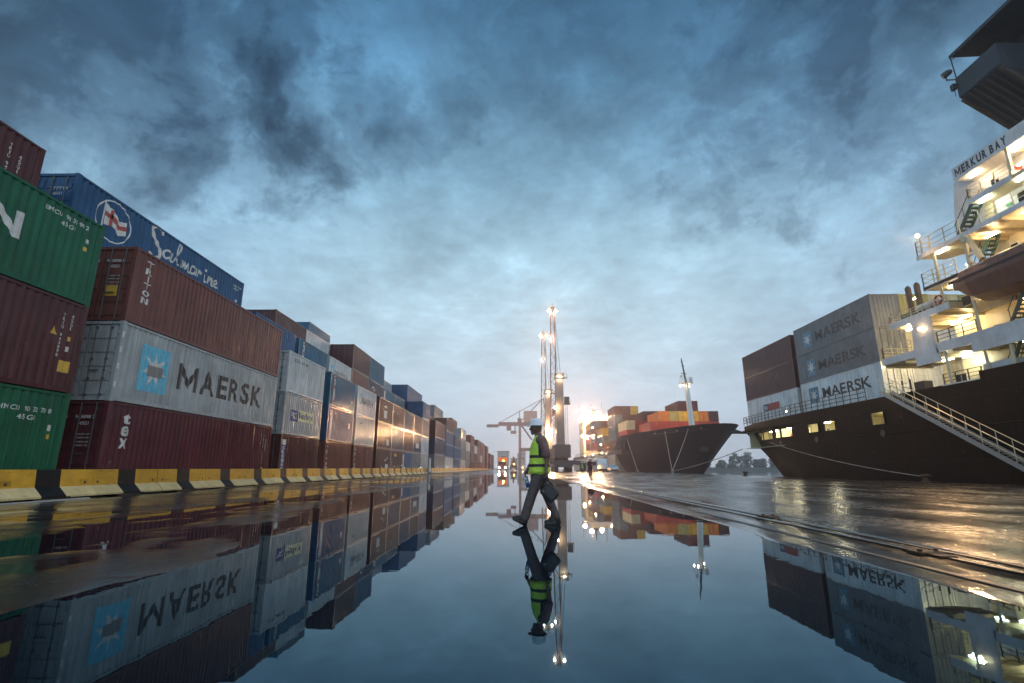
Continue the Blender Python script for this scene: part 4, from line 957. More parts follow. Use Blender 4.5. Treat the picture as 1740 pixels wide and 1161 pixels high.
# containers aft of the accommodation
SG = 'containers stacked on the near ship'
SXC = 29.6 + CWD / 2
t3 = []
for i, (cl, nm) in enumerate((('white', 'white lettered container with star square, lowest in its stack on the near ship'), ('steel', 'grey lettered container with star square, middle of its stack on the near ship'), ('steel', 'grey lettered container with star square, topmost in its stack on the near ship'))):
    r_ = container(SXC, 41.3, 6.45 + 2.9 * i, L40, HC, cl, nm, SG, 0, flip=(i == 2))
    mir_ = (i == 2)                                    # seen from the quay side
    sd = 1 if mir_ else -1
    # u measured from this root's own door/blind end; reading direction runs towards -y
    def U(a, b, r_=r_, mir_=mir_): return a, b
    t3.append((r_, sd, mir_))
def place_ship_text(r_, sd, far_edge, near_edge, shape_fn, name, mat, lift=.004):
    """far_edge, near_edge: distances from the near (low y) end of the container; text reads from far to near"""
    vs, fs = shape_fn
    a = min(p[0] for p in vs); b = max(p[0] for p in vs)
    k = (far_edge - near_edge) / (b - a)
    us = [(far_edge - (p[0] - a) * k, p[1]) for p in vs]
    if sd > 0: us = [(r_['_L'] - u, v) for u, v in us]
    return on_wall(r_, name, (us, fs), mat, sd, lift)
for i, (r_, sd, mr) in enumerate(t3):
    lo = [(10.8, 9.2, .75, 2.25), (10.6, 9.1, .5, 2.2), (10.7, 9.1, .55, 2.15)][i]
    sq = place_ship_text(r_, sd, lo[0], lo[1], rect(0, 1, lo[2], lo[3]), 'logo_square', DULLSKY_INK, .003); sq['_L'] = L40
    cv_ = (lo[2] + lo[3]) / 2; R_ = (lo[3] - lo[2]) * .42
    place_ship_text(sq, sd, (lo[0] + lo[1]) / 2 + R_, (lo[0] + lo[1]) / 2 - R_, star7(0, cv_, R_, R_ * .38), 'logo_star', WHITE_INK, .006)
    tx = font_mesh('MAERSK', 1, .022)
    place_ship_text(r_, sd, 8.5, 1.45, fit(tx, 0, 1, [1.0, .85, .85][i], [2.0, 1.8, 1.85][i]), 'lettering', BLACK_INK)
for i, (cl, nm) in enumerate((('white', 'white with blue and red plate, lowest at the near ship stern'), ('maroon', 'maroon, middle of the stack at the near ship stern'), ('maroon', 'maroon, topmost of the stack at the near ship stern'))):
    r_ = container(SXC + .05, 54.4, 6.3 + 2.9 * i, L40, HC, cl, 'long container, ' + nm, SG, 0)
    if i == 0:
        q1 = place_ship_text(r_, -1, 7.9, 6.6, rect(0, 1, 1.15, 1.95), 'name_plate', BLUE_INK, .003); q1['_L'] = L40
        place_ship_text(q1, -1, 7.7, 6.8, fit(font_mesh('P&O', 1, .02), 0, 1, 1.3, 1.75), 'lettering', WHITE_INK, .007)
        place_ship_text(r_, -1, 6.6, 4.0, rect(0, 1, 1.15, 1.95), 'name_plate', RED_INK, .003)
for j, (cs) in enumerate((('pale', 'cream', 'olive'), ('cream', 'pale', 'cream'), ('slate', 'pale', 'olive'))):
    for i, cl in enumerate(cs):
        container(SXC + 2.52 * (j + 1), 41.35 + .1 * j, 6.45 + 2.9 * i, L40, HC, cl, f"{NAMES[cl]} container end on the near ship, {['bottom', 'second', 'third'][i]} tier, {['second', 'third', 'fourth'][j]} column inboard", SG, 1, flip=(i == 2))
# lifeboat, rafts, ring, gangway, rope: things of their own
lb = empty('lifeboat', (28.25, 27.0, 10.4), 'dark orange-brown lifeboat slung outboard of the lit decks', 'lifeboat')
q = MB(); rings = []
def lbr(y, s, zk):
    gw = 1.22 * s; zg = 12.08
    return [(28.25 + x * gw, y, z) for x, z in ((-1, zg), (-.98, zg - .35), (-.72, zk + .35), (-.12, zk), (.12, zk), (.72, zk + .35), (.98, zg - .35), (1, zg))]
for y, s, zk in ((30.9, .62, 11.5), (30.6, .80, 11.3), (29.6, .97, 10.62), (28, 1, 10.45), (25, 1, 10.45), (23, .9, 10.6), (21.6, .45, 11.1), (21.1, .08, 11.7)): rings.append(lbr(y, s, zk))
q.loft(rings); q.build('boat_hull', paint('boat_rust', (.13, .050, .038), .45, .4, .5), lb, smooth=False)
q = MB(); rings = []
for y, s, zt in ((30.3, .72, 12.6), (30.1, .85, 12.78), (28, .95, 12.8), (24, .95, 12.8), (22.4, .7, 12.6), (21.8, .45, 12.3)):
    rings.append([(28.25 + x * 1.2 * s, y, z) for x, z in ((-1, 12.09), (-.94, zt - .18), (-.7, zt), (.7, zt), (.94, zt - .18), (1, 12.09))])
q.loft(rings); cnp = q.build('boat_canopy', paint('boat_canopy_paint', (.16, .065, .050), .45, .4, .4), lb)
q = MB()
for s_ in (-1, 1): q.obox((28.25 + s_ * 1.2, 30.6, 12.08), (28.25 + s_ * 1.23, 22.9, 12.08), .08, .14)
q.build('rubbing_strip', RUBBER, lb)
for y in (29.4, 28.2, 26.9, 25.6, 24.4): q = MB(); q.box(27.05, 27.14, y - .16, y + .16, 12.42, 12.54); q.build('canopy_window', GREY_INK, cnp)
q = MB(); q.tube((28.25, 31.2, 11.0), (28.25, 30.7, 11.2), .06); q.box(28.22, 28.28, 30.7, 31.25, 10.8, 11.4); q.build('rudder', STEEL, lb)
for y, lab in ((34.0, 'white liferaft canister on its cradle, the one nearer the stern'), (32.95, 'white liferaft canister on its cradle beside the life ring')):
    r_ = empty('liferaft', (28.0, y, 11.1), lab, 'liferaft', 'liferaft canisters on the boat deck')
    q = MB(); q.caps((28.0, y - .28, 11.62), (28.0, y + .30, 11.62), .27, n=14); q.build('canister', SHIPWHITE, r_, smooth=True)
    q = MB(); q.box(27.75, 28.25, y - .2, y - .12, 11.0, 11.45); q.box(27.75, 28.25, y + .12, y + .2, 11.0, 11.45); q.build('cradle', STEEL, r_)
q = MB()
for i in range(20):
    a, b = 2 * pi * i / 20, 2 * pi * (i + 1) / 20
    q.cur = 1 if i % 5 == 0 else 0; q.tube((27.52, 32.15 + .27 * cos(a), 11.58 + .27 * sin(a)), (27.52, 32.15 + .27 * cos(b), 11.58 + .27 * sin(b)), .065, n=8)
tag(q.build('life_ring', [simple('ring_dark_red', (.20, .05, .035), .5), WHITE_INK], loc=(27.52, 32.15, 11.3)), 'round life ring hung on the rail of the lit boat deck', 'life ring')
gw = empty('gangway', (26.95, 27.2, .2), 'grey gangway stairs slanting from the ship deck down to the quay', 'gangway')
g0, g1 = Vector((26.95, 37.6, 6.28)), Vector((26.95, 26.7, .12))
st = MB()
for dx in (-.42, .42):
    o_ = Vector((dx, 0, 0)); st.obox(g0 + o_, g1 + o_, .06, .26)
st.build('stringer', simple('gangway_alu', (.42, .40, .38), .38, .5), gw)
st = MB()
for i in range(44):
    c_ = g0.lerp(g1, (i + .5) / 44); st.box(c_.x - .40, c_.x + .40, c_.y - .09, c_.y + .06, c_.z + .04, c_.z + .07)
st.build('tread', simple('gangway_tread', (.40, .36, .30), .5, .3), gw)
st = MB()
for dx in (-.42, .42):
    for k in (.95, .5): st.tube(g0 + Vector((dx, 0, k)), g1 + Vector((dx, 0, k)), .024, n=8)
    for i in range(12):
        c_ = g0.lerp(g1, (i + .3) / 12); st.tube(c_ + Vector((dx, 0, 0)), c_ + Vector((dx, 0, .95)), .022, n=6)
st.build('handrail', simple('lamplit_handrail', (.78, .64, .42), .4, .2), gw)  # golden lamplight on the rails is put into their colour
st = MB(); st.tube((26.45, 26.7, .11), (27.45, 26.7, .11), .1, n=12); st.build('roller', RUBBER, gw)
def bollard(x, y, lab, colr=None):
    b = MB(); b.lathe([(0, .0), (.34, .0), (.34, .05), (.17, .09), (.16, .28), (.27, .34), (.29, .42), (.2, .48), (0, .49)], (x, y, 0), 16)
    b.obox((x, y, .38), (x + .36, y, .36), .16, .14)
    return tag(b.build('bollard', colr or simple('bollard_rust', (.10, .055, .035), .55, .2), loc=(x, y, 0)), lab, 'bollard', 'mooring bollards along the quay edge')
bollard(26.1, 34.2, 'low bollard at the foot of the near ship with its rope'); bollard(26.0, 60.8, 'rusty bollard alone on the quay edge between the two ships'); bollard(26.1, 89.5, 'low bollard holding two slanting ropes of the far bow', GALV)
bollard(26.1, 115.5, 'low bollard at the foot of the single steep rope of the far ship', GALV)
def rope(a, b, sag, lab, r=.035, n_=14):
    a, b = Vector(a), Vector(b); pts = [a.lerp(b, i / n_) + Vector((0, 0, -sag * 4 * (i / n_) * (1 - i / n_))) for i in range(n_ + 1)]
    q_ = MB(); q_.path(pts, r); return tag(q_.build('mooring_rope', ROPE, smooth=True, loc=tuple(a)), lab, 'rope', 'mooring ropes')
rope((27.6, 57.4, 3.6), (26.1, 34.3, .34), .35, 'mooring rope sagging along the near ship hull to its bollard')

# ================================================================== FAR SHIP (bow towards us)
FB2 = glow('bright_flood_glass', (1.0, .60, .30), 420.0)
FB = glow('flood_lamp_glass', (1.0, .66, .36), 130.0)
fs_ = empty('container_ship', (39.7, 150, -2.4), 'dark blue hulled container ship with its bow towards us behind the cranes', 'ship')
FC = 39.7
def fystem(z): return 113.5 - 1.52 * max(z, -2.0)
def fb(y, z):
    s = y - fystem(z); k = max(0.0, min(1.0, z / 9.2))
    if s <= 0: return 0.0
    Lz = 52 - 14 * k; pw = .74 - .28 * k
    return 12.0 * min(1.0, s / Lz) ** pw
zs2 = [-3.5, -2.4, -1, 0, 1.2, 2.4, 3.6, 4.8, 5.6, 6.6, 7.6, 8.5, 9.2]
ss = [0, .25, .8, 1.8, 3.5, 6, 9, 13, 18, 24, 30, 38, 46, 56, 64]
def hullside(sgn):
    V = []
    for z in zs2:
        for s in ss:
            y = fystem(z) + s
            V.append((FC - sgn * fb(y, z), y, z))
    return V
q = MB(); n_ = len(ss)
for sgn in (1, -1):
    b = len(q.v); q.v += hullside(sgn)
    for k in range(len(zs2) - 1):
        for j in range(n_ - 1):
            if zs2[k] >= 5.6 and fystem(9.2) + ss[j] > 138: continue
            q.f.append((b + k * n_ + j, b + k * n_ + j + 1, b + (k + 1) * n_ + j + 1, b + (k + 1) * n_ + j)); q.m.append(0)
q.build('hull', HULLNAVY, fs_, smooth=True)
q = MB(); q.box(27.7, 51.7, 150, 262, -3.5, 4.55); q.build('hull', paint('floodlit_hull', (.30, .30, .28), .45, .4, .3), fs_)  # floodlight on the hull side is put into this paler colour
q = MB(); q.box(27.68, 51.72, 140, 262, 4.55, 5.72); q.build('deck_edge', HULLNAVY, fs_)
q = MB(); q.prism([(FC - 11.4, 138.2), (FC - 6.5, 108), (FC - 3, 102.5), (FC, 101.5), (FC + 3, 102.5), (FC + 6.5, 108), (FC + 11.4, 138.2)], 'z', 8.2, 8.3); q.box(28.2, 51.2, 137.9, 138.2, 5.7, 9.1); q.build('forecastle_deck', HULLNAVY, fs_)
q = MB()
for i in range(26):
    y = 143 + i * 4.4; q.obox((27.85, y, 5.7), (27.85, y, 6.9), .12, .12, (0, 1, 0))
q.tube((27.85, 142, 6.9), (27.85, 256, 6.9), .05); q.tube((27.85, 142, 6.3), (27.85, 256, 6.3), .05); q.build('railing', STEEL, fs_)
q = MB()
for y in (103.2, 106.5, 110, 114.5, 119):
    z = 8.55; x = FC - fb(y, z); q.box(x - .06, x + .1, y - .35, y + .35, z - .12, z + .12)
q.build('fairlead', GREY_INK, fs_)
q = MB(); az = 4.9; ay = fystem(az) + 1.2; ax = FC - fb(ay, az) - .3
q.obox((ax, ay, az + 1.4), (ax - .1, ay - .1, az - .5), .28, .28); q.obox((ax - .75, ay - .3, az - .2), (ax + .7, ay - .3, az - .2), .4, .5); q.ball((ax, ay - .2, az - .5), (.9, .5, .5), 10, 6); q.build('anchor', RUBBER, fs_)
# foremast with platform and lamps
MXX, MYY = 39.5, 119.3
fm = MB(); fm.tube((MXX + .55, MYY - .2, 8.2), (MXX, MYY, 20.0), .70, .52, n=12); fm.build('foremast', simple('mast_white', (.66, .64, .60), .45), fs_)
fm = MB(); fm.box(MXX - 1.25, MXX + 1.3, MYY - 1, MYY + 1.1, 20.0, 20.15)
for x, y in ((MXX - 1.2, MYY - .95), (MXX + 1.2, MYY - .95), (MXX - 1.2, MYY + 1), (MXX + 1.2, MYY + 1)): fm.tube((x, y, 20), (x, y, 21.1), .05)
for z in (20.6, 21.1): fm.tube((MXX - 1.2, MYY - .95, z), (MXX + 1.2, MYY - .95, z), .05); fm.tube((MXX - 1.2, MYY + 1, z), (MXX + 1.2, MYY + 1, z), .05)
fm.box(MXX - 1.5, MXX - 1.0, MYY - .9, MYY - .4, 21.4, 21.9); fm.box(MXX + .7, MXX + 1.2, MYY - .7, MYY - .2, 20.15, 21.5)
pf = fm.build('mast_platform', simple('mast_white2', (.66, .64, .60), .45), fs_)
fm = MB(); fm.tube((MXX, MYY, 20), (MXX - .55, MYY + .2, 25.3), .28, .15, n=8); fm.box(MXX - 1.0, MXX + .2, MYY - .1, MYY + .15, 22.4, 22.5); fm.box(MXX - .9, MXX, MYY - .1, MYY + .15, 24.2, 24.3); fm.tube((MXX - .58, MYY + .2, 25.1), (MXX - .62, MYY + .2, 26.3), .22, .05); fm.build('topmast', STEEL, fs_)
def fbulb(loc, r, power, parent, colr=(1, .54, .30), aim=None, spot=None):
    b = MB(); b.ball(loc, r, 10, 8); t_ = b.build('flood_lamp', FB2 if r > .3 else FB, parent, smooth=True)
    light('lamp_light', loc, t_, power, colr, r, spot, aim); return t_
fbulb((MXX + 1.0, MYY + 1.2, 19.6), .13, 60000, fs_, (1, .60, .26), (41, 133, 12.5), radians(95)); fbulb((MXX - 1.1, MYY + 1.1, 19.7), .13, 42000, fs_, (1, .60, .26), (36, 134, 12), radians(95)); fbulb((MXX - 1.0, MYY - 1.1, 19.5), .10, 500, fs_, (1, .80, .58))
# deck cargo, one list per bay
FG = 'containers stacked on the far ship'
def fcargo(x0, y0, z0, cols, Ln, bay, hgt=SD):
    for j, cs in enumerate(cols):
        for i, cl in enumerate(cs):
            if cl is None: continue
            container(x0 + CWD / 2 + 2.5 * j, y0, z0 + hgt * i, Ln, hgt, cl, f"{NAMES[cl]} container on the far ship, {bay}, {['bottom', 'second', 'third', 'fourth', 'fifth'][i]} tier, column {j + 1} from quay", FG, 2, flip=((i + j) % 3 == 0))
fcargo(33.4, 131, 9.7, [['red'], ['red', 'orange'], ['red', 'olive'], ['red', 'yellow', 'maroon'], ['red', 'yellow', 'maroon'], ['red', 'orange', None], ['red', 'maroon']], L40, 'front bay')
fcargo(30.6, 146, 8.7, [['red', 'cream'], ['red', 'red'], ['maroon', 'red', 'maroon'], ['maroon', 'maroon', 'maroon'], ['maroon', 'rust', 'maroon'], ['rust', 'maroon', 'maroon']], L40, 'second bay')
fcargo(30.0, 160, 6.6, [['maroon', 'slate', 'slate', 'slate', 'rust'], ['maroon', 'rust', 'red', 'rust', 'brick'], ['maroon', 'rust', 'maroon', 'rust', 'yellow']], L40, 'third bay')
fcargo(28.4, 175, 6.2, [['rust', 'slate', 'yellow'], ['maroon', 'red', 'rust'], ['slate', 'rust', 'red', 'brick']], L40, 'fourth bay')
fcargo(28.4, 192, 7.6, [['red', 'slate', 'rust', 'slate'], ['rust', 'brick', 'red', 'brick']], L40, 'fifth bay')
fcargo(28.4, 206, 7.6, [['rust', 'red', 'brick', 'yellow'], ['rust', 'rust', 'red', 'rust']], L40, 'sixth bay')
# accommodation far aft
q = MB(); q.box(28.6, 51, 226, 242, 5.7, 20.6); q.box(30.5, 49, 227, 240, 20.6, 23.5); q.build('accommodation_block', CREAM, fs_)
q = MB(); q.box(27.2, 52, 225.6, 230, 20.9, 21.9); q.build('bridge_wing', SHIPWHITE, fs_)
q = MB()
for z in (9, 12, 15, 18, 20.9):
    for i in range(7): q.box(31.5 + i * 3.4, 33.2 + i * 3.4, 225.9 if z < 19.6 else 226.9, 226.1 if z < 19.6 else 227.1, z, z + 1.1)
q.build('window_row', DARKGLASS, fs_)
q = MB(); q.tube((33.0, 229, 22.5), (33.0, 229, 28.5), .5, .2); q.box(31.2, 35.4, 228.8, 229.2, 25.6, 25.8); q.ball((33, 229, 24.2), (1.2, 1.2, 1.0)); q.tube((28.0, 230, 20.9), (27.8, 230, 28), .14, .06); q.tube((37.4, 228, 22.5), (37.2, 228, 29), .18, .1); q.build('radar_mast', STEEL, fs_)
for x, y, z, pw in ((27.6, 223.6, 22.4, 560000), (30.4, 223.8, 24.6, 560000), (27.6, 222.0, 14.0, 60000), (34.5, 223.6, 24.2, 110000)):
    fbulb((x, y, z), .42, pw, fs_, (1, .52, .28))
for y, z in ((172.5, 8.3), (204.6, 12.0), (189.8, 15.2), (158.9, 15.5)): fbulb((27.4, y, z), .12, 14000, fs_, (1, .58, .26))
for y in (168, 188, 210): fbulb((26.9, y, 5.5), .14, 9000, fs_, (1, .82, .55))
rope((FC - fb(106.5, 8.5), 106.5, 8.5), (26.1, 89.6, .38), .25, 'rope from the far bow, the outer of the two slanting to one bollard', .06); rope((FC - fb(114.5, 8.5), 114.5, 8.5), (26.1, 89.6, .38), .2, 'rope from the far bow, the inner of the two slanting to one bollard', .06)
rope((27.9, 133.5, 8.2), (26.1, 115.6, .38), .1, 'steep single rope down the dark blue hull', .06)
rope((28.6, 66.9, 3.2), (26.1, 89.4, .38), .3, 'rope running low across the gap between the two ships', .05)

# ================================================================== MOBILE HARBOUR CRANES
def lattice(b, p0, p1, w0, w1, nseg, r=.10):
    p0, p1 = Vector(p0), Vector(p1); t = (p1 - p0).normalized(); a = Vector((1, 0, 0)); c_ = t.cross(a).normalized()
    def cor(k, i): q_ = p0.lerp(p1, k); w = w0 + (w1 - w0) * k; return q_ + a * (w / 2 * (-1, 1, 1, -1)[i]) + c_ * (w / 2 * (-1, -1, 1, 1)[i])
    for i in range(4): b.tube(cor(0, i), cor(1, i), r, n=6)
    for s in range(nseg):
        for i in range(4):
            j = (i + 1) % 4; k0, k1 = s / nseg, (s + 1) / nseg
            b.tube(cor(k0, i if s % 2 else j), cor(k1, j if s % 2 else i), r * .5, n=5)
BOOMLIT = paint('lamplit_boom', (.26, .16, .14), .4, .3, .2)  # pink lamplight on the lattice is put into the boom colour
def make_crane(loc, label, scale=1.0):
    r = empty('harbour_crane', loc, label, 'crane', 'mobile harbour cranes on the quay'); ox, oy, oz = loc
    P = lambda x, y, z: (ox + x, oy + y, oz + z)
    b = MB(); b.box(ox - 2.2, ox + 2.2, oy - 6, oy + 6, oz + 1.2, oz + 2.5); b.box(ox - 1.5, ox + 1.5, oy - 7.5, oy + 7.5, oz + 1.0, oz + 1.6); b.build('chassis', CRANEDK, r)
    for y in (-4.5, 4.5):
        for s in (-1, 1):
            b = MB(); b.obox(P(s * 2.2, y, 2.2), P(s * 5.2, y, 1.75), .5, .7); b.tube(P(s * 5.0, y, .25), P(s * 5.0, y, 2.0), .22); b.box(ox + s * 5 - .9, ox + s * 5 + .9, oy + y - .9, oy + y + .9, oz + .02, oz + .3); b.build('outrigger', CRANEDK, r)
    for y in (-5.4, -3.2, -1.1, 1.1, 3.2, 5.4):
        b = MB()
        for s in (-1, 1): b.tube(P(s * 1.1, y, .72), P(s * 1.95, y, .72), .72, n=18)
        b.build('wheel', RUBBER, r)
    b = MB(); b.tube(P(0, 0, 2.5), P(0, 0, 3.1), 1.7, n=20); b.build('slewing_ring', CRANEDK, r)
    b = MB(); b.box(ox - 1.75, ox + 1.75, oy - 5.5, oy + 3, oz + 3.1, oz + 5.9)
    for i in range(4): b.box(ox - .5, ox + .5, oy - 5.56, oy - 5.5, oz + 3.4 + .6 * i, oz + 3.6 + .6 * i)
    for s in (-1, 1):
        for i in range(5): b.box(ox + s * 1.75 - .07, ox + s * 1.75 + .07, oy - 5.4, oy + 2.5, oz + 3.2 + .55 * i, oz + 3.45 + .55 * i)
    b.build('machinery_house', CRANEDK, r)
    b = MB(); b.loft([[P(-.95, -1.1, 5.9), P(.95, -1.1, 5.9), P(.95, 1.1, 5.9), P(-.95, 1.1, 5.9)], [P(-.86, -.9, 22.0), P(.86, -.9, 22.0), P(.86, .9, 22.0), P(-.86, .9, 22.0)]]); b.build('tower', CRANEGREY, r)
    b = MB(); b.box(ox - 1.2, ox + 1.2, oy - 1.2, oy + 1.2, oz + 21.6, oz + 21.8); b.box(ox - .7, ox + .7, oy - .7, oy + .7, oz + 22, oz + 22.7); b.tube(P(-1.1, 0, 22.5), P(1.1, 0, 22.5), .45, n=12); b.tube(P(1.1, -1.1, 21.8), P(1.1, -1.1, 22.9), .05); b.tube(P(1.7, -.6, 21.7), P(1.7, -.6, 22.7), .06); b.box(ox + .8, ox + 1.9, oy - 1, oy, oz + 21.6, oz + 21.7); b.build('tower_head', CRANEDK, r)
    b = MB(); b.box(ox + 1.0, ox + 2.5, oy - .5, oy + 1.3, oz + 15.4, oz + 15.6); b.box(ox + 1.15, ox + 2.3, oy - .3, oy + 1.2, oz + 15.6, oz + 17.2); b.tube(P(2.5, -.5, 15.6), P(2.5, -.5, 16.6), .04); b.build('operator_cab', CRANEDK, r)
    b = MB(); b.obox(P(1.25, -.3, 3), P(1.25, -.3, 15.4), .06, .06, (0, 1, 0)); b.obox(P(1.75, -.3, 3), P(1.75, -.3, 15.4), .06, .06, (0, 1, 0))
    for i in range(30): b.tube(P(1.25, -.3, 3.2 + .4 * i), P(1.75, -.3, 3.2 + .4 * i), .025, n=5)
    b.build('ladder', CRANEDK, r)
    top = (-.6, 9.5, 41.6)
    b = MB(); lattice(b, P(-1.55, 1.6, 10.0), P(-1.1, 4.6, 21.5), 1.1, 1.2, 9, .14); lattice(b, P(-1.1, 4.6, 21.5), P(*top), 1.3, 1.05, 14, .13); b.build('boom', BOOMLIT, r)
    b = MB(); b.box(ox - 1.3, ox + .1, oy + 9.3, oy + 9.7, oz + 41.5, oz + 41.8)
    for dx in (-1.15, -.6, -.1): b.tube(P(dx, 9.3, 42.2), P(dx, 9.7, 42.2), .42, n=14)
    b.tube(P(-.6, 9.5, 41.8), P(-.5, 9.5, 43.6), .10, .04); b.build('boom_head', CRANEDK, r)
    b = MB()
    for dx in (-.3, .35): b.tube(P(dx, .1, 22.6), P(dx * .6 - .45, 9.4, 42.0), .055, n=5)
    b.build('hoist_rope', CRANEDK, r)
    for x, y, z, rr, pw in ((-1.75, 9.3, 41.3, .10, 900), (.55, 9.3, 41.3, .10, 900), (-1.5, 6.8, 33.0, .10, 450), (.1, -1.15, 21.9, .16, 300)):
        k = MB(); k.ball(P(x, y, z), rr, 10, 8); t_ = k.build('flood_lamp', FB, r, smooth=True); light('lamp_light', P(x, y - .3, z), t_, pw * 4, (1, .66, .38), rr)
    return r
c1 = make_crane((9.9, 121, 0), 'nearer and taller grey tower crane with lattice boom')
c2 = make_crane((8.75, 147, 0), 'farther grey tower crane, just left of and behind the other')
k = MB(); k.ball((8.65, 145.6, 10.6), .36, 10, 8); t_ = k.build('flood_lamp', FB2, c2, smooth=True); light('lamp_light', (8.75, 145.2, 10.6), t_, 16000, (1, .56, .28), .3); light('lamp_light', (8.4, 145.0, 10.6), t_, 4000, (1, .55, .25), .35, radians(75), (-14, 62, 6))
k = MB(); k.ball((8.70, 119.3, 14.5), .26, 10, 8); t_ = k.build('flood_lamp', FB2, c1, smooth=True); light('lamp_light', (8.5, 119.2, 14.5), t_, 4000, (1, .55, .25), .3, radians(75), (-14, 55, 6))
# ship-to-shore gantry crane far along the quay
gc = empty('gantry_crane', (6, 350, 0), 'pale pink ship-to-shore gantry crane with level boom in the far haze', 'crane')
GP = paint('gantry_paint', (.30, .16, .15), .45, .3, .2)
for x in (1.4, 20):
    for y in (342, 358): b = MB(); b.box(x - .8, x + .8, y - .8, y + .8, 0, 29); b.build('leg', GP, gc)
    b = MB(); b.box(x - .7, x + .7, 342.9, 357.1, 12, 13.6); b.build('sill_beam', GP, gc)
b = MB(); b.box(1.4, 20, 341.2, 342.8, 12, 13.5); b.box(1.4, 20, 357.2, 358.8, 12, 13.5); b.obox((2, 350, 29.5), (9.5, 350, 19), 1.1, 1.1); b.build('portal_beam', GP, gc)
b = MB(); b.box(-13, 20, 348.2, 349.4, 28.4, 30.8); b.box(-13, 20, 350.6, 351.8, 28.4, 30.8); b.box(-21, -13, 349.2, 350.8, 27.4, 29.4); b.box(-.2, 2.4, 347, 353, 30.8, 33.4); b.build('boom', GP, gc)
b = MB(); b.box(4, 13, 346, 354, 31, 38); b.build('machinery_house', paint('gantry_house', (.42, .26, .22), .5, .3, .2), gc)
b = MB(); b.obox((1.6, 350, 31), (17.5, 350, 47), .6, .6); b.obox((17.5, 350, 47), (20, 350, 30), .8, .8); b.obox((17.5, 350, 47), (-12, 350, 30.8), .35, .35); b.tube((1.2, 350, 33), (1.2, 350, 39), .25); b.build('a_frame', GP, gc)
b = MB(); b.box(-7.5, -4.5, 348, 352, 25.4, 28.2); b.box(-4.8, -1, 347.8, 352.2, 23.2, 25.0); b.box(-2.2, -1.6, 349.5, 350.5, 25, 28.4); b.build('trolley', GP, gc)

# ================================================================== VEHICLES
HEAD = glow('headlight_glass', (1.0, .90, .74), 45.0); AMBER = glow('amber_lamp', (1.0, .42, .06), 40.0)
def wheels(r, spots, rad=.33, w=.22):
    for x, y in spots:
        b = MB(); b.tube((x - w / 2, y, rad), (x + w / 2, y, rad), rad, n=18); t_ = b.build('wheel', RUBBER, r)
        b = MB(); b.tube((x - w / 2 - .01, y, rad), (x + w / 2 + .01, y, rad), rad * .55, n=14); b.build('rim', GALV, t_)
# pale hatchback, nose towards us
cx, cy = 18.7, 104.0
car = empty('car', (cx, cy, 0), 'pale silver small car parked in front of the minibus', 'car')
CARP = simple('car_silver', (.50, .54, .57), .25, .3)
b = MB(); secs = []
for y, zb, zt, w in ((-2.0, .35, .62, .74), (-1.9, .25, .80, .82), (-1.0, .22, .98, .86), (-.85, .22, 1.0, .86), (.9, .22, 1.02, .86), (1.8, .25, 1.0, .84), (2.0, .4, .9, .78)):
    secs.append([(cx - w, cy + y, zb), (cx - w * 1.02, cy + y, (zb + zt) / 2), (cx - w * .93, cy + y, zt), (cx + w * .93, cy + y, zt), (cx + w * 1.02, cy + y, (zb + zt) / 2), (cx + w, cy + y, zb)])
b.loft(secs); b.build('body', CARP, car, bevel=.04)
b = MB(); b.loft([[(cx - .80, cy - .9, .98), (cx + .80, cy - .9, .98), (cx + .80, cy + 1.8, .98), (cx - .80, cy + 1.8, .98)], [(cx - .62, cy - .05, 1.44), (cx + .62, cy - .05, 1.44), (cx + .62, cy + 1.3, 1.44), (cx - .62, cy + 1.3, 1.44)]]); b.build('window_glass', simple('car_glass', (.20, .30, .33), .1), car)
b = MB(); b.loft([[(cx - .64, cy - .1, 1.435), (cx + .64, cy - .1, 1.435), (cx + .64, cy + 1.35, 1.435), (cx - .64, cy + 1.35, 1.435)], [(cx - .56, cy + .05, 1.50), (cx + .56, cy + .05, 1.50), (cx + .56, cy + 1.2, 1.50), (cx - .56, cy + 1.2, 1.50)]])
for s in (-1, 1): b.obox((cx + s * .80, cy - .9, 1.0), (cx + s * .63, cy - .06, 1.45), .06, .06)
b.build('roof', CARP, car)
b = MB(); b.box(cx - .62, cx + .62, cy - 2.03, cy - 1.9, .30, .58); b.build('bumper', RUBBER, car)
for s in (-1, 1):
    b = MB(); b.ball((cx + s * .60, cy - 1.95, .70), (.17, .08, .09), 10, 6); b.build('headlight', GALV, car)
    b = MB(); b.box(cx + s * .97 - .09, cx + s * .97 + .09, cy - .75, cy - .65, 1.0, 1.14); b.build('mirror', CARP, car)
wheels(car, [(cx + s * .78, cy + y) for s in (-1, 1) for y in (-1.3, 1.3)], .30)
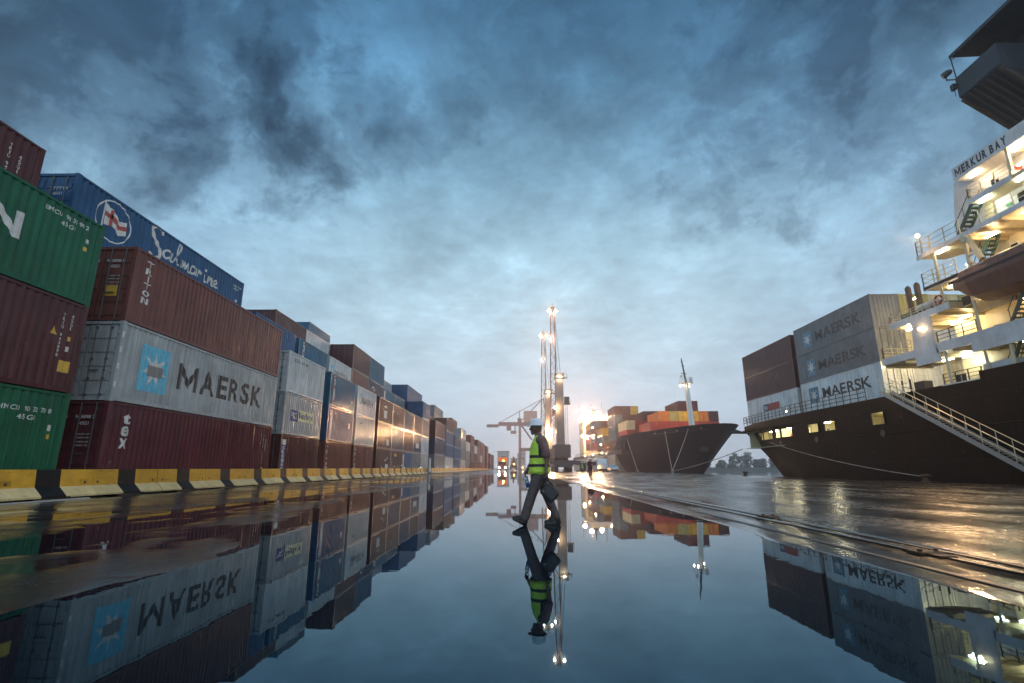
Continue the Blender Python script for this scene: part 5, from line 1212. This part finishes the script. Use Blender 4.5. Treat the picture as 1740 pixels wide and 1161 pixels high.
# white minibus
vx, vy = 17.4, 112.0
bus = empty('minibus', (vx, vy, 0), 'white minibus with one amber front lamp glowing beside the dark hull', 'minibus')
BUSP = simple('bus_white', (.60, .62, .65), .3)
b = MB(); secs = []
for y, zb, zt, w in ((-3.4, .5, 1.5, .95), (-3.25, .35, 2.0, 1.04), (-2.8, .32, 2.62, 1.08), (-2.4, .32, 2.78, 1.1), (3.2, .32, 2.78, 1.1), (3.4, .4, 2.6, 1.05)):
    secs.append([(vx - w, vy + y, zb), (vx - w, vy + y, zb + (zt - zb) * .6), (vx - w * .95, vy + y, zt - .12), (vx - w * .8, vy + y, zt), (vx + w * .8, vy + y, zt), (vx + w * .95, vy + y, zt - .12), (vx + w, vy + y, zb + (zt - zb) * .6), (vx + w, vy + y, zb)])
b.loft(secs); b.build('body', BUSP, bus)
b = MB(); b.loft([[(vx - .9, vy - 3.36, 1.42), (vx + .9, vy - 3.36, 1.42), (vx + .88, vy - 3.30, 1.44), (vx - .88, vy - 3.30, 1.44)], [(vx - .86, vy - 2.90, 2.46), (vx + .86, vy - 2.90, 2.46), (vx + .84, vy - 2.80, 2.46), (vx - .84, vy - 2.80, 2.46)]]); b.build('windscreen', DARKGLASS, bus)
for i in range(5):
    b = MB(); b.box(vx - 1.118, vx - 1.09, vy - 2.2 + i * 1.08, vy - 1.3 + i * 1.08, 1.45, 2.25); b.build('side_window', DARKGLASS, bus)
b = MB(); b.ball((vx - .78, vy - 3.36, .95), (.17, .07, .15), 10, 6); l_ = b.build('headlight', AMBER, bus, smooth=True); light('lamp_light', (vx - .78, vy - 3.6, .95), l_, 60, (1, .5, .12), .12)
b = MB(); b.ball((vx + .78, vy - 3.36, .95), (.17, .07, .15), 10, 6); b.build('headlight', GALV, bus, smooth=True)
b = MB(); b.box(vx - 1.0, vx + 1.0, vy - 3.46, vy - 3.3, .42, .68); b.build('bumper', RUBBER, bus)
wheels(bus, [(vx + s * .98, vy + y) for s in (-1, 1) for y in (-2.2, 2.1)], .38)
# container lorry with its headlights on
tx, ty = -4.4, 150.0
tr_ = empty('lorry', (tx, ty, 0), 'lorry driving towards us with both headlights on and an orange load', 'lorry')
LP = simple('lorry_paint', (.28, .09, .06), .4)
b = MB(); b.loft([[(tx - 1.22, ty - 1, .55), (tx + 1.22, ty - 1, .55), (tx + 1.22, ty + 1.1, .55), (tx - 1.22, ty + 1.1, .55)], [(tx - 1.22, ty - 1, 1.7), (tx + 1.22, ty - 1, 1.7), (tx + 1.22, ty + 1.1, 1.7), (tx - 1.22, ty + 1.1, 1.7)], [(tx - 1.12, ty - .75, 2.7), (tx + 1.12, ty - .75, 2.7), (tx + 1.12, ty + 1.1, 2.7), (tx - 1.12, ty + 1.1, 2.7)]]); b.build('cab', LP, tr_)
b = MB(); b.loft([[(tx - 1.1, ty - 1.01, 1.72), (tx + 1.1, ty - 1.01, 1.72), (tx + 1.1, ty - .96, 1.72), (tx - 1.1, ty - .96, 1.72)], [(tx - 1.0, ty - .80, 2.5), (tx + 1.0, ty - .80, 2.5), (tx + 1.0, ty - .72, 2.5), (tx - 1.0, ty - .72, 2.5)]]); b.build('windscreen', DARKGLASS, tr_)
b = MB(); b.box(tx - .8, tx + .8, ty + 1.2, ty + 13.8, .9, 1.2); b.build('trailer', STEEL, tr_)
for s in (-1, 1):
    b = MB(); b.ball((tx + s * .85, ty - 1.02, .95), (.22, .06, .17), 10, 6); l_ = b.build('headlight', HEAD, tr_, smooth=True); light('lamp_light', (tx + s * .85, ty - 1.2, .95), l_, 500, (1, .88, .70), .15, radians(90), (tx + s * .85, ty - 40, .4))
wheels(tr_, [(tx + s * 1.0, ty + y) for s in (-1, 1) for y in (0, 3.5, 10.5, 12)], .5, .35)
b = MB(); b.ball((tx + .3, ty - .6, 2.85), (.28, .12, .14), 10, 6); l_ = b.build('beacon', AMBER, tr_, smooth=True); light('lamp_light', (tx + .3, ty - .8, 3.1), l_, 150, (1, .5, .15), .15)
container(tx, ty + 1.4, 1.2, L40, SD, 'orange', 'orange container riding on the lorry with lit headlights', 'container on the lorry', 2)
rs = empty('reach_stacker', (-2.2, 262, 0), 'distant dark yard vehicle behind the lorry with a lamp lit', 'yard vehicle'); b = MB(); b.box(-3.8, -.6, 260, 267, .9, 2.4); b.box(-3.0, -1.4, 262, 265, 2.4, 4.6); b.build('body', CRANEDK, rs)
b = MB(); b.obox((-2.2, 266, 4.4), (-2.2, 257, 5.8), .8, .8); b.build('lifting_arm', CRANEDK, rs); wheels(rs, [(-2.2 + s * 1.5, 262 + y) for s in (-1, 1) for y in (0, 4)], .8, .6)
b = MB(); b.ball((-1.9, 259.9, 2.6), .28, 8, 6); b.build('headlight', AMBER, rs)
for i, (x, y, mt, lab) in enumerate(((3.0, 262, AMBER, 'small far van with an amber lamp right of the gantry leg'), (5.4, 250, HEAD, 'small far dark van beyond the walking man'))):
    v_ = empty('van', (x, y, 0), lab, 'van'); b = MB(); b.loft([[(x - .95, y, .4), (x + .95, y, .4), (x + .95, y + 5, .4), (x - .95, y + 5, .4)], [(x - .95, y, 1.2), (x + .95, y, 1.2), (x + .95, y + 5, 1.2), (x - .95, y + 5, 1.2)], [(x - .85, y + .9, 2.3), (x + .85, y + .9, 2.3), (x + .85, y + 5, 2.3), (x - .85, y + 5, 2.3)]]); b.build('body', LP if i else BUSP, v_)
    wheels(v_, [(x + s * .85, y + k_) for s in (-1, 1) for k_ in (1, 4)], .35); b = MB(); b.ball((x - .7, y - .02, .9), .2, 8, 6); b.build('headlight', mt, v_)

# ================================================================== PEOPLE
def cloth(name, rgb, rough=.75, scale=9.0):
    m, n, p = newmat(name); t = N(n, 'ShaderNodeTexCoord'); z = noi(n, t.outputs['Object'], scale, 5, .6, .6)
    L(n, mix(n, 1.0, rgb, ramp(n, [(.3, .72), (.7, 1.25)], z), 'MULTIPLY'), p.inputs['Base Color']); p.inputs['Roughness'].default_value = rough
    b = N(n, 'ShaderNodeBump', inp={'Strength': .8, 'Distance': .012}); L(n, noi(n, t.outputs['Object'], 14, 3, .5, 1.2), b.inputs['Height']); L(n, b.outputs[0], p.inputs['Normal'])
    return m
SKIN = simple('dark_skin', (.17, .095, .072), .5); TROUS = cloth('dark_trousers', (.10, .074, .074), .75, 16.0); SHIRT = cloth('maroon_shirt', (.20, .10, .10)); BOOT = simple('black_boot', (.014, .013, .013), .4); HAT = simple('white_hard_hat', (.82, .81, .83), .35)
SUIT = cloth('maroon_overalls', (.075, .022, .026)); NAVYC = cloth('navy_overalls', (.03, .035, .05))
def vest_mat():
    m, n, p = newmat('hi_vis_vest'); t = N(n, 'ShaderNodeTexCoord'); sp = N(n, 'ShaderNodeSeparateXYZ'); L(n, t.outputs['Object'], sp.inputs[0]); X_, Z_ = sp.outputs[0], sp.outputs[2]
    w = noi(n, t.outputs['Object'], 6, 3, .5, .5); Zw = M(n, 'ADD', Z_, M(n, 'MULTIPLY', w, .012))
    def band(v, a, b): return M(n, 'MULTIPLY', M(n, 'GREATER_THAN', v, a), M(n, 'LESS_THAN', v, b))
    f = M(n, 'ADD', band(Zw, .918, .966), band(Zw, 1.060, 1.108))
    f = M(n, 'ADD', f, M(n, 'MULTIPLY', band(X_, .005, .055), M(n, 'GREATER_THAN', Z_, 1.09)), True)
    c = mix(n, 1.0, (.62, .84, .085), ramp(n, [(.3, .75), (.7, 1.2)], noi(n, t.outputs['Object'], 7, 4, .6, 1.0)), 'MULTIPLY')
    L(n, mix(n, f, c, (.045, .032, .032)), p.inputs['Base Color']); p.inputs['Roughness'].default_value = .65
    b = N(n, 'ShaderNodeBump', inp={'Strength': 1.0, 'Distance': .025}); L(n, noi(n, t.outputs['Object'], 8, 3, .5, 1.6), b.inputs['Height']); L(n, b.outputs[0], p.inputs['Normal'])
    return m
VEST = vest_mat()
def fused(b, name, mat, parent, voxel, loc=None, smooth_it=6):
    o = b.build(name, mat, parent, loc=loc)
    r = o.modifiers.new('remesh', 'REMESH'); r.mode = 'VOXEL'; r.voxel_size = voxel; r.use_smooth_shade = True
    s = o.modifiers.new('smooth', 'SMOOTH'); s.iterations = smooth_it; s.factor = .5
    return o
def hand(b, w, d, up, s=1.0, curl=1.0):
    """palm at w pointing along d; four fingers bent towards -up side, thumb from the side"""
    w = Vector(w); d = Vector(d).normalized(); sd = Vector((0, 1, 0)); fr = d.cross(sd).normalized() * up
    b.caps(w, w + d * .05 * s, .027 * s, .032 * s, 8); b.caps(w + sd * .014 * s + d * .03 * s, w - sd * .014 * s + d * .03 * s, .030 * s, .030 * s, 8)
    for i, ln in enumerate((.068, .080, .075, .058)):
        o_ = w + d * .072 * s + sd * (.027 - .018 * i) * s
        k1 = o_ + (d * .75 + fr * .45 * curl).normalized() * ln * .5 * s; k2 = k1 + (d * .25 + fr * .95 * curl).normalized() * ln * .32 * s; k3 = k2 + (fr * .8 * curl - d * .45 * curl).normalized() * ln * .28 * s
        b.caps(o_, k1, .0095 * s, .009 * s, 6); b.caps(k1, k2, .009 * s, .0085 * s, 6); b.caps(k2, k3, .0085 * s, .0075 * s, 6)
    t0 = w + sd * .026 * s + d * .022 * s; t1 = t0 + (sd * .55 + d * .6 + fr * .55).normalized() * .036 * s; b.caps(t0, t1, .012 * s, .011 * s, 6); b.caps(t1, t1 + (d * .7 + fr * .7).normalized() * .028 * s, .011 * s, .009 * s, 6)
def head(b, c, f, s=1.0):
    """c centre of skull, f = facing direction (unit, horizontal)"""
    c = Vector(c); f = Vector(f); sd = f.cross(Vector((0, 0, 1)))
    def P(a, l, u): return c + f * a * s + sd * l * s + Vector((0, 0, u * s))
    b.ball(c, (.092 * s if abs(f.x) > .5 else .078 * s, .078 * s if abs(f.x) > .5 else .092 * s, .112 * s), 16, 12)
    b.caps(P(.03, 0, -.055), P(.062, 0, -.098), .052 * s, .030 * s); b.caps(P(.085, 0, .012), P(.112, 0, -.030), .010 * s, .017 * s, 8)
    b.caps(P(.086, .012, -.062), P(.086, -.012, -.062), .016 * s, .016 * s, 8); b.caps(P(.084, .012, -.078), P(.084, -.012, -.078), .015 * s, .015 * s, 8)
    b.caps(P(.078, .034, .024), P(.078, -.034, .024), .017 * s, .017 * s, 8)
    for l in (-1, 1):
        b.caps(P(-.005, l * .078, .015), P(-.010, l * .078, -.022), .016 * s, .012 * s, 8); b.ball(P(.078, l * .032, .002), .013 * s, 8, 6)
# ---- the walking man (faces -x)
MX, MY = .33, 8.75
def W_(x, z, dy=0.0): return (x, MY + dy, z)
b = MB()
b.caps(W_(.36, .86), W_(.36, .98), .135, .13); b.caps(W_(.36, .98), W_(.365, 1.28), .13, .135); b.caps(W_(.375, 1.34, -.15), W_(.375, 1.34, .15), .075, .075)
b.caps(W_(.365, 1.38), W_(.325, 1.50), .056, .052); head(b, W_(.315, 1.56), (-1, 0, 0), 1.0)
# near (left) arm hangs back with the bag, far arm forward with the bottle
b.caps(W_(.40, 1.34, -.19), W_(.475, 1.07, -.235), .050, .040); b.caps(W_(.475, 1.07, -.235), W_(.455, .86, -.24), .040, .028); hand(b, W_(.455, .85, -.24), (-.02, 0, -1), -1)
b.caps(W_(.36, 1.34, .19), W_(.27, 1.06, .225), .050, .040); b.caps(W_(.27, 1.06, .225), W_(.165, .87, .22), .040, .028); hand(b, W_(.16, .865, .22), (-.45, 0, -.9), 1)
b.caps(W_(.35, .86, -.085), W_(.225, .49, -.09), .085, .055); b.caps(W_(.225, .49, -.09), W_(.115, .13, -.09), .055, .04)
b.caps(W_(.38, .86, .085), W_(.475, .47, .085), .085, .055); b.caps(W_(.475, .47, .085), W_(.61, .14, .085), .055, .04)
b.caps(W_(.115, .12, -.09), W_(.0, .10, -.09), .045, .035); b.caps(W_(.61, .10, .085), W_(.50, .05, .085), .045, .035)
man = fused(b, 'person', SKIN, None, .0065, (MX, MY, 0), 4)
tag(man, 'person in lime hi-vis vest and white hard hat striding left across the puddle', 'person')
b = MB(); b.caps(W_(.36, .80, -.05), W_(.36, .80, .05), .145, .145); b.caps(W_(.36, .92, -.05), W_(.36, .92, .05), .142, .142)
b.caps(W_(.345, .80, -.085), W_(.27, .60, -.09), .112, .094); b.caps(W_(.27, .60, -.09), W_(.222, .47, -.09), .094, .082); b.caps(W_(.222, .47, -.09), W_(.115, .15, -.09), .084, .078); b.caps(W_(.115, .15, -.09), W_(.108, .13, -.09), .080, .080)
b.caps(W_(.385, .80, .085), W_(.44, .60, .085), .110, .092); b.caps(W_(.44, .60, .085), W_(.478, .47, .085), .092, .080); b.caps(W_(.478, .47, .085), W_(.60, .17, .085), .080, .072); b.caps(W_(.60, .17, .085), W_(.612, .14, .085), .075, .076)
fused(b, 'trousers', TROUS, man, .010)
b = MB(); b.caps(W_(.36, .92, -.05), W_(.36, .92, .05), .135, .135); b.caps(W_(.36, .92), W_(.37, 1.28), .138, .142); b.caps(W_(.375, 1.335, -.16), W_(.375, 1.335, .16), .085, .085); b.caps(W_(.37, 1.36), W_(.345, 1.425), .072, .066)
b.caps(W_(.40, 1.335, -.195), W_(.452, 1.15, -.228), .075, .072); b.caps(W_(.452, 1.15, -.228), W_(.462, 1.11, -.23), .072, .076); b.caps(W_(.36, 1.335, .195), W_(.30, 1.14, .22), .072, .070)
fused(b, 'shirt', SHIRT, man, .009)
def ell(cx_, z, rx, ry, n_=28, k=2.4):
    out = []
    for i in range(n_):
        a = 2 * pi * i / n_; c_, s_ = cos(a), sin(a)
        out.append((cx_ + rx * (abs(c_) ** (2 / k)) * (1 if c_ >= 0 else -1), MY + ry * (abs(s_) ** (2 / k)) * (1 if s_ >= 0 else -1), z + .006 * sin(5 * a + z * 30)))
    return out
b = MB(); b.loft([ell(.358, .80, .178, .205), ell(.356, .86, .176, .203), ell(.356, .95, .168, .198), ell(.358, 1.05, .165, .198), ell(.360, 1.14, .164, .20), ell(.366, 1.22, .160, .20), ell(.372, 1.30, .142, .195), ell(.376, 1.365, .112, .185), ell(.374, 1.405, .085, .12), ell(.362, 1.425, .074, .085)], True, False)
ve = b.build('vest', VEST, man, smooth=True); sd_ = ve.modifiers.new('solid', 'SOLIDIFY'); sd_.thickness = .006
b = MB(); hc = W_(.318, 1.598)
b.lathe([(.0, .122), (.035, .120), (.070, .106), (.098, .080), (.114, .040), (.120, .004), (.126, -.004), (.128, -.012), (.112, -.012)], hc, 26)
b.prism([(hc[0] - .110, hc[1] - .085), (hc[0] - .165, hc[1] - .045), (hc[0] - .172, hc[1]), (hc[0] - .165, hc[1] + .045), (hc[0] - .110, hc[1] + .085)], 'z', hc[2] - .020, hc[2] - .006)
b.obox((hc[0] - .10, hc[1], hc[2] + .085), (hc[0] + .10, hc[1], hc[2] + .085), .03, .05); b.build('hard_hat', HAT, man, smooth=True, bevel=.004)
def boot(p_heel, p_toe, ank, dy):
    b = MB(); hl, to, an = Vector(W_(*p_heel, dy)), Vector(W_(*p_toe, dy)), Vector(W_(*ank, dy))
    b.caps(an, hl + Vector((0, 0, .045)), .060, .052); b.caps(hl + Vector((0, 0, .042)), to + Vector((0, 0, .038)), .048, .038); b.caps(an * .6 + to * .4 + Vector((0, 0, -.005)), to + Vector((.04, 0, .045)), .05, .04)
    d_ = (to - hl).normalized(); up_ = Vector((d_.z, 0, -d_.x)) if d_.x < 0 else Vector((-d_.z, 0, d_.x))
    b.obox(hl + Vector((.035, 0, 0)) + up_ * .012, to + d_ * .03 + up_ * .012, .085, .028, up_)
    fused(b, 'boot', BOOT, man, .009)
boot((.105, .0), (-.06, .075), (.115, .15), -.09); boot((.655, -.004), (.46, -.004), (.615, .15), .085)
# bag and bottle in his hands
bg_ = empty('tool_bag', (.50, MY - .25, .36), 'dark zipped tool bag swinging from the walking man’s hand'.replace('’', "'"), 'bag')
b = MB(); a0, a1 = Vector((.41, MY - .25, .60)), Vector((.60, MY - .25, .42)); d_ = (a1 - a0).normalized(); u_ = Vector((d_.z, 0, -d_.x))
b.obox(a0, a1, .085, .215, u_); b.build('bag_body', cloth('bag_cloth', (.025, .024, .026), .6), bg_, bevel=.03)
b = MB(); b.obox(a0 + d_ * .05 + Vector((0, -.047, 0)), a1 - d_ * .03 + Vector((0, -.047, 0)), .014, .12, u_); b.build('bag_pocket', cloth('bag_pocket_cloth', (.05, .047, .048), .6), bg_, bevel=.005)
b = MB(); b.path([a0 + u_ * -.10 + d_ * .03, Vector((.435, MY - .25, .72)), Vector((.452, MY - .25, .765)), Vector((.475, MY - .25, .72)), a0 + u_ * -.105 + d_ * .16], .010); b.build('bag_handle', RUBBER, bg_)
b = MB(); b.ball(a0 + d_ * .04 + Vector((0, -.056, 0)) + u_ * .05, .012, 8, 6); b.ball(a0 + u_ * -.09 + Vector((0, -.05, 0)), .012, 8, 6); b.build('bag_stud', GALV, bg_)
bt = empty('bottle', (.17, MY + .2, .52), "clear water bottle with blue label hanging from the walking man's forward hand", 'bottle')
t0, t1 = Vector((.118, MY + .215, .80)), Vector((.185, MY + .215, .545)); d_ = (t1 - t0).normalized()
m, n, p = newmat('clear_plastic'); p.inputs['Base Color'].default_value = (.8, .85, .88, 1); p.inputs['Roughness'].default_value = .08; p.inputs['Transmission Weight'].default_value = .85; p.inputs['IOR'].default_value = 1.2
b = MB(); b.tube(t0, t0 + d_ * .04, .013, .013, 12); b.tube(t0 + d_ * .04, t0 + d_ * .09, .014, .034, 14); b.tube(t0 + d_ * .09, t1, .034, .034, 14); b.build('bottle_body', m, bt, smooth=True)
b = MB(); b.tube(t0 + d_ * .155, t0 + d_ * .225, .0365, .0365, 14); b.build('bottle_label', simple('bottle_blue', (.02, .10, .35), .4), bt, smooth=True)
b = MB(); b.tube(t0 - d_ * .015, t0 + d_ * .005, .016, .016, 12); b.build('bottle_cap', BLUE_INK, bt)
# ---- the people farther up the quay
def figure(x, y, label, suit, hatm, vest=None, stride=.28, side=False, s=1.0, arm=0.0, group=None):
    f = Vector((0, -1, 0)) if not side else Vector((-1, 0, 0)); l_ = Vector((1, 0, 0)) if not side else Vector((0, 1, 0))
    def Q(a, l, z): return Vector((x, y, 0)) + f * a * s + l_ * l * s + Vector((0, 0, z * s))
    b = MB()
    b.caps(Q(0, -.07, .93), Q(0, .07, .93), .13 * s, .13 * s); b.caps(Q(0, 0, .95), Q(0, 0, 1.35), .13 * s, .14 * s); b.caps(Q(0, -.15, 1.4), Q(0, .15, 1.4), .08 * s, .08 * s); b.caps(Q(0, 0, 1.42), Q(.02, 0, 1.56), .055 * s, .05 * s); head(b, Q(.02, 0, 1.645), f, s)
    for k, sg in ((-1, 1), (1, -1)):
        b.caps(Q(0, k * .09, .93), Q(sg * stride * .35 + .04, k * .10, .50), .085 * s, .056 * s); b.caps(Q(sg * stride * .35 + .04, k * .10, .50), Q(sg * stride * .7 - .03, k * .10, .10), .056 * s, .04 * s); b.caps(Q(sg * stride * .7 - .05, k * .10, .05), Q(sg * stride * .7 + .15, k * .11, .045), .048 * s, .04 * s)
        e_ = Q(-sg * .08 + arm * .1, k * .27, 1.12); h_ = Q(-sg * .12 + .08 + arm * .3, k * (.27 - .1 * arm), .88 + .25 * arm)
        b.caps(Q(0, k * .2, 1.39), e_, .055 * s, .045 * s); b.caps(e_, h_, .045 * s, .032 * s); hand(b, h_, (h_ - e_), 1, s)
    o = fused(b, 'person', SKIN, None, .016, (x, y, 0), 3); tag(o, label, 'person', group)
    b = MB(); b.caps(Q(0, -.07, .95), Q(0, .07, .95), .15 * s, .15 * s); b.caps(Q(0, 0, 1.0), Q(0, 0, 1.36), .15 * s, .16 * s); b.caps(Q(0, -.16, 1.4), Q(0, .16, 1.4), .092 * s, .092 * s)
    for k, sg in ((-1, 1), (1, -1)):
        b.caps(Q(0, k * .09, .93), Q(sg * stride * .35 + .04, k * .10, .50), .105 * s, .082 * s); b.caps(Q(sg * stride * .35 + .04, k * .10, .50), Q(sg * stride * .7 - .03, k * .10, .13), .082 * s, .075 * s)
        e_ = Q(-sg * .08 + arm * .1, k * .27, 1.12); h_ = Q(-sg * .12 + .08 + arm * .3, k * (.27 - .1 * arm), .88 + .25 * arm); b.caps(Q(0, k * .2, 1.39), e_, .075 * s, .06 * s); b.caps(e_, e_.lerp(h_, .8), .06 * s, .05 * s)
    fused(b, 'overalls', suit, o, .016, None, 3)
    b = MB(); c_ = Q(.02, 0, 1.685); b.lathe([(0, .12 * s), (.06 * s, .108 * s), (.10 * s, .075 * s), (.118 * s, .0), (.14 * s, -.012 * s), (.11 * s, -.014 * s)], c_, 18); b.build('hard_hat', hatm, o, smooth=True)
    if vest:
        b = MB(); b.caps(Q(0, -.06, .92), Q(0, .06, .92), .165 * s, .165 * s); b.caps(Q(0, 0, .95), Q(0, 0, 1.33), .17 * s, .18 * s); b.caps(Q(0, -.14, 1.4), Q(0, .14, 1.4), .098 * s, .098 * s); fused(b, 'vest', vest, o, .02, None, 3)
    return o
LIME = cloth('lime_vest', (.28, .50, .10))
figure(6.75, 49.2, 'person in dark red overalls and white helmet walking towards us', SUIT, HAT, stride=.34, arm=.7)
figure(10.7, 88.0, 'person in lime vest, left one of the pair by the crane', NAVYC, HAT, LIME, .2); figure(11.15, 88.3, 'person in dark clothes, right one of the pair by the crane', NAVYC, HAT, None, .25, True)
figure(11.9, 88.9, 'person in lime vest half hidden behind the red overalls', NAVYC, HAT, LIME, .3, True)

# ================================================================== FAR BACKGROUND
ld = MB(); ld.add([(150, 430, -2.3), (700, 430, -2.3), (700, 860, -2.3), (150, 860, -2.3), (160, 450, 1.2), (700, 450, 1.2), (700, 860, 1.2), (160, 860, 1.2)], [(0, 1, 5, 4), (4, 5, 6, 7), (0, 4, 7, 3)])
tag(ld.build('far_bank', simple('bank_earth', (.05, .06, .04), .9)), 'low far bank across the harbour water', kind='structure')
fo = MB(); rnd = random.Random(5)
for k_ in range(70):
    x = 150 + k_ * 3.6 + rnd.uniform(-2, 2); y = rnd.uniform(446, 480); hgt = 6 + 4 * noise.noise((x * .03, 1, 2)) + rnd.uniform(-1.5, 2.5) + (5.5 if 186 < x < 206 else 0) + (2.5 if 160 < x < 176 else 0); w = rnd.uniform(2.5, 4.2)
    fo.tube((x, y, 0), (x, y, hgt * .5), .3, .2, 5)
    for _ in range(240):
        a = rnd.uniform(0, 2 * pi); rr = rnd.random() ** .5; zz_ = rnd.uniform(-1, 1); c_ = Vector((x + w * rr * cos(a) * (1 - .4 * zz_ * zz_), y + w * rr * sin(a), hgt * .56 + hgt * .48 * zz_))
        t_ = rnd.uniform(.45, 1.0); u1 = Vector((rnd.uniform(-1, 1), rnd.uniform(-1, 1), rnd.uniform(-1, 1))).normalized(); u2 = u1.orthogonal().normalized()
        fo.add([c_ + u1 * t_, c_ + u2 * t_, c_ - u1 * t_, c_ - u2 * t_], [(0, 1, 2, 3)])
tag(fo.build('distant_trees', simple('foliage', (.035, .06, .03), .8, var=.4, scale=.4), fixn=False), 'far wood of mixed trees on the bank between the two ships', 'trees', kind='stuff')
for i, (x0, x1, y0, hh_, lab) in enumerate(((-18, -8, 460, 14.5, 'pale block far behind the lorry'), (-.5, 7.0, 480, 13.5, 'pale stepped silo block beside the gantry leg in the far haze'), (-7, -1, 500, 9.0, 'low pale shed at the far end of the quay'))):
    bd = empty('warehouse', ((x0 + x1) / 2, y0, 0), lab, 'building'); b = MB(); b.box(x0, x1, y0, y0 + 20, 0, hh_)
    if i == 1: b.box(x0 + 2.5, x1, y0 + .3, y0 + 20, hh_, hh_ + 2.5)
    b.build('wall', simple('warehouse_wall%d' % i, (.42, .42, .42), .7), bd)
    b = MB(); b.box(x0 - .4, x1 + .4, y0 - .4, y0 + 20.4, hh_ + (0 if i != 1 else -.4), hh_ + (.7 if i != 1 else -.003)); b.build('roof', GREY_INK, bd)
    b = MB()
    for j in range(3): b.box(x0 + 1 + j * (x1 - x0 - 2) / 3, x0 + 1 + (j + .6) * (x1 - x0 - 2) / 3, y0 - .06, y0 - .003, hh_ * .6, hh_ * .75)
    b.build('window', DARKGLASS, bd)

# ================================================================== HAZE
hz = MB(); hz.box(-430, 710, -70, 910, -6.0, 52)
m = bpy.data.materials.new('haze_air'); m.use_nodes = True; n = m.node_tree; n.nodes.clear()
o_ = N(n, 'ShaderNodeOutputMaterial'); pv = N(n, 'ShaderNodeVolumePrincipled')
pv.inputs['Color'].default_value = (.95, .91, .95, 1); pv.inputs['Density'].default_value = .0009; pv.inputs['Anisotropy'].default_value = .68
L(n, pv.outputs[0], o_.inputs['Volume'])
tag(hz.build('haze', m), 'damp evening haze over the harbour', kind='stuff')
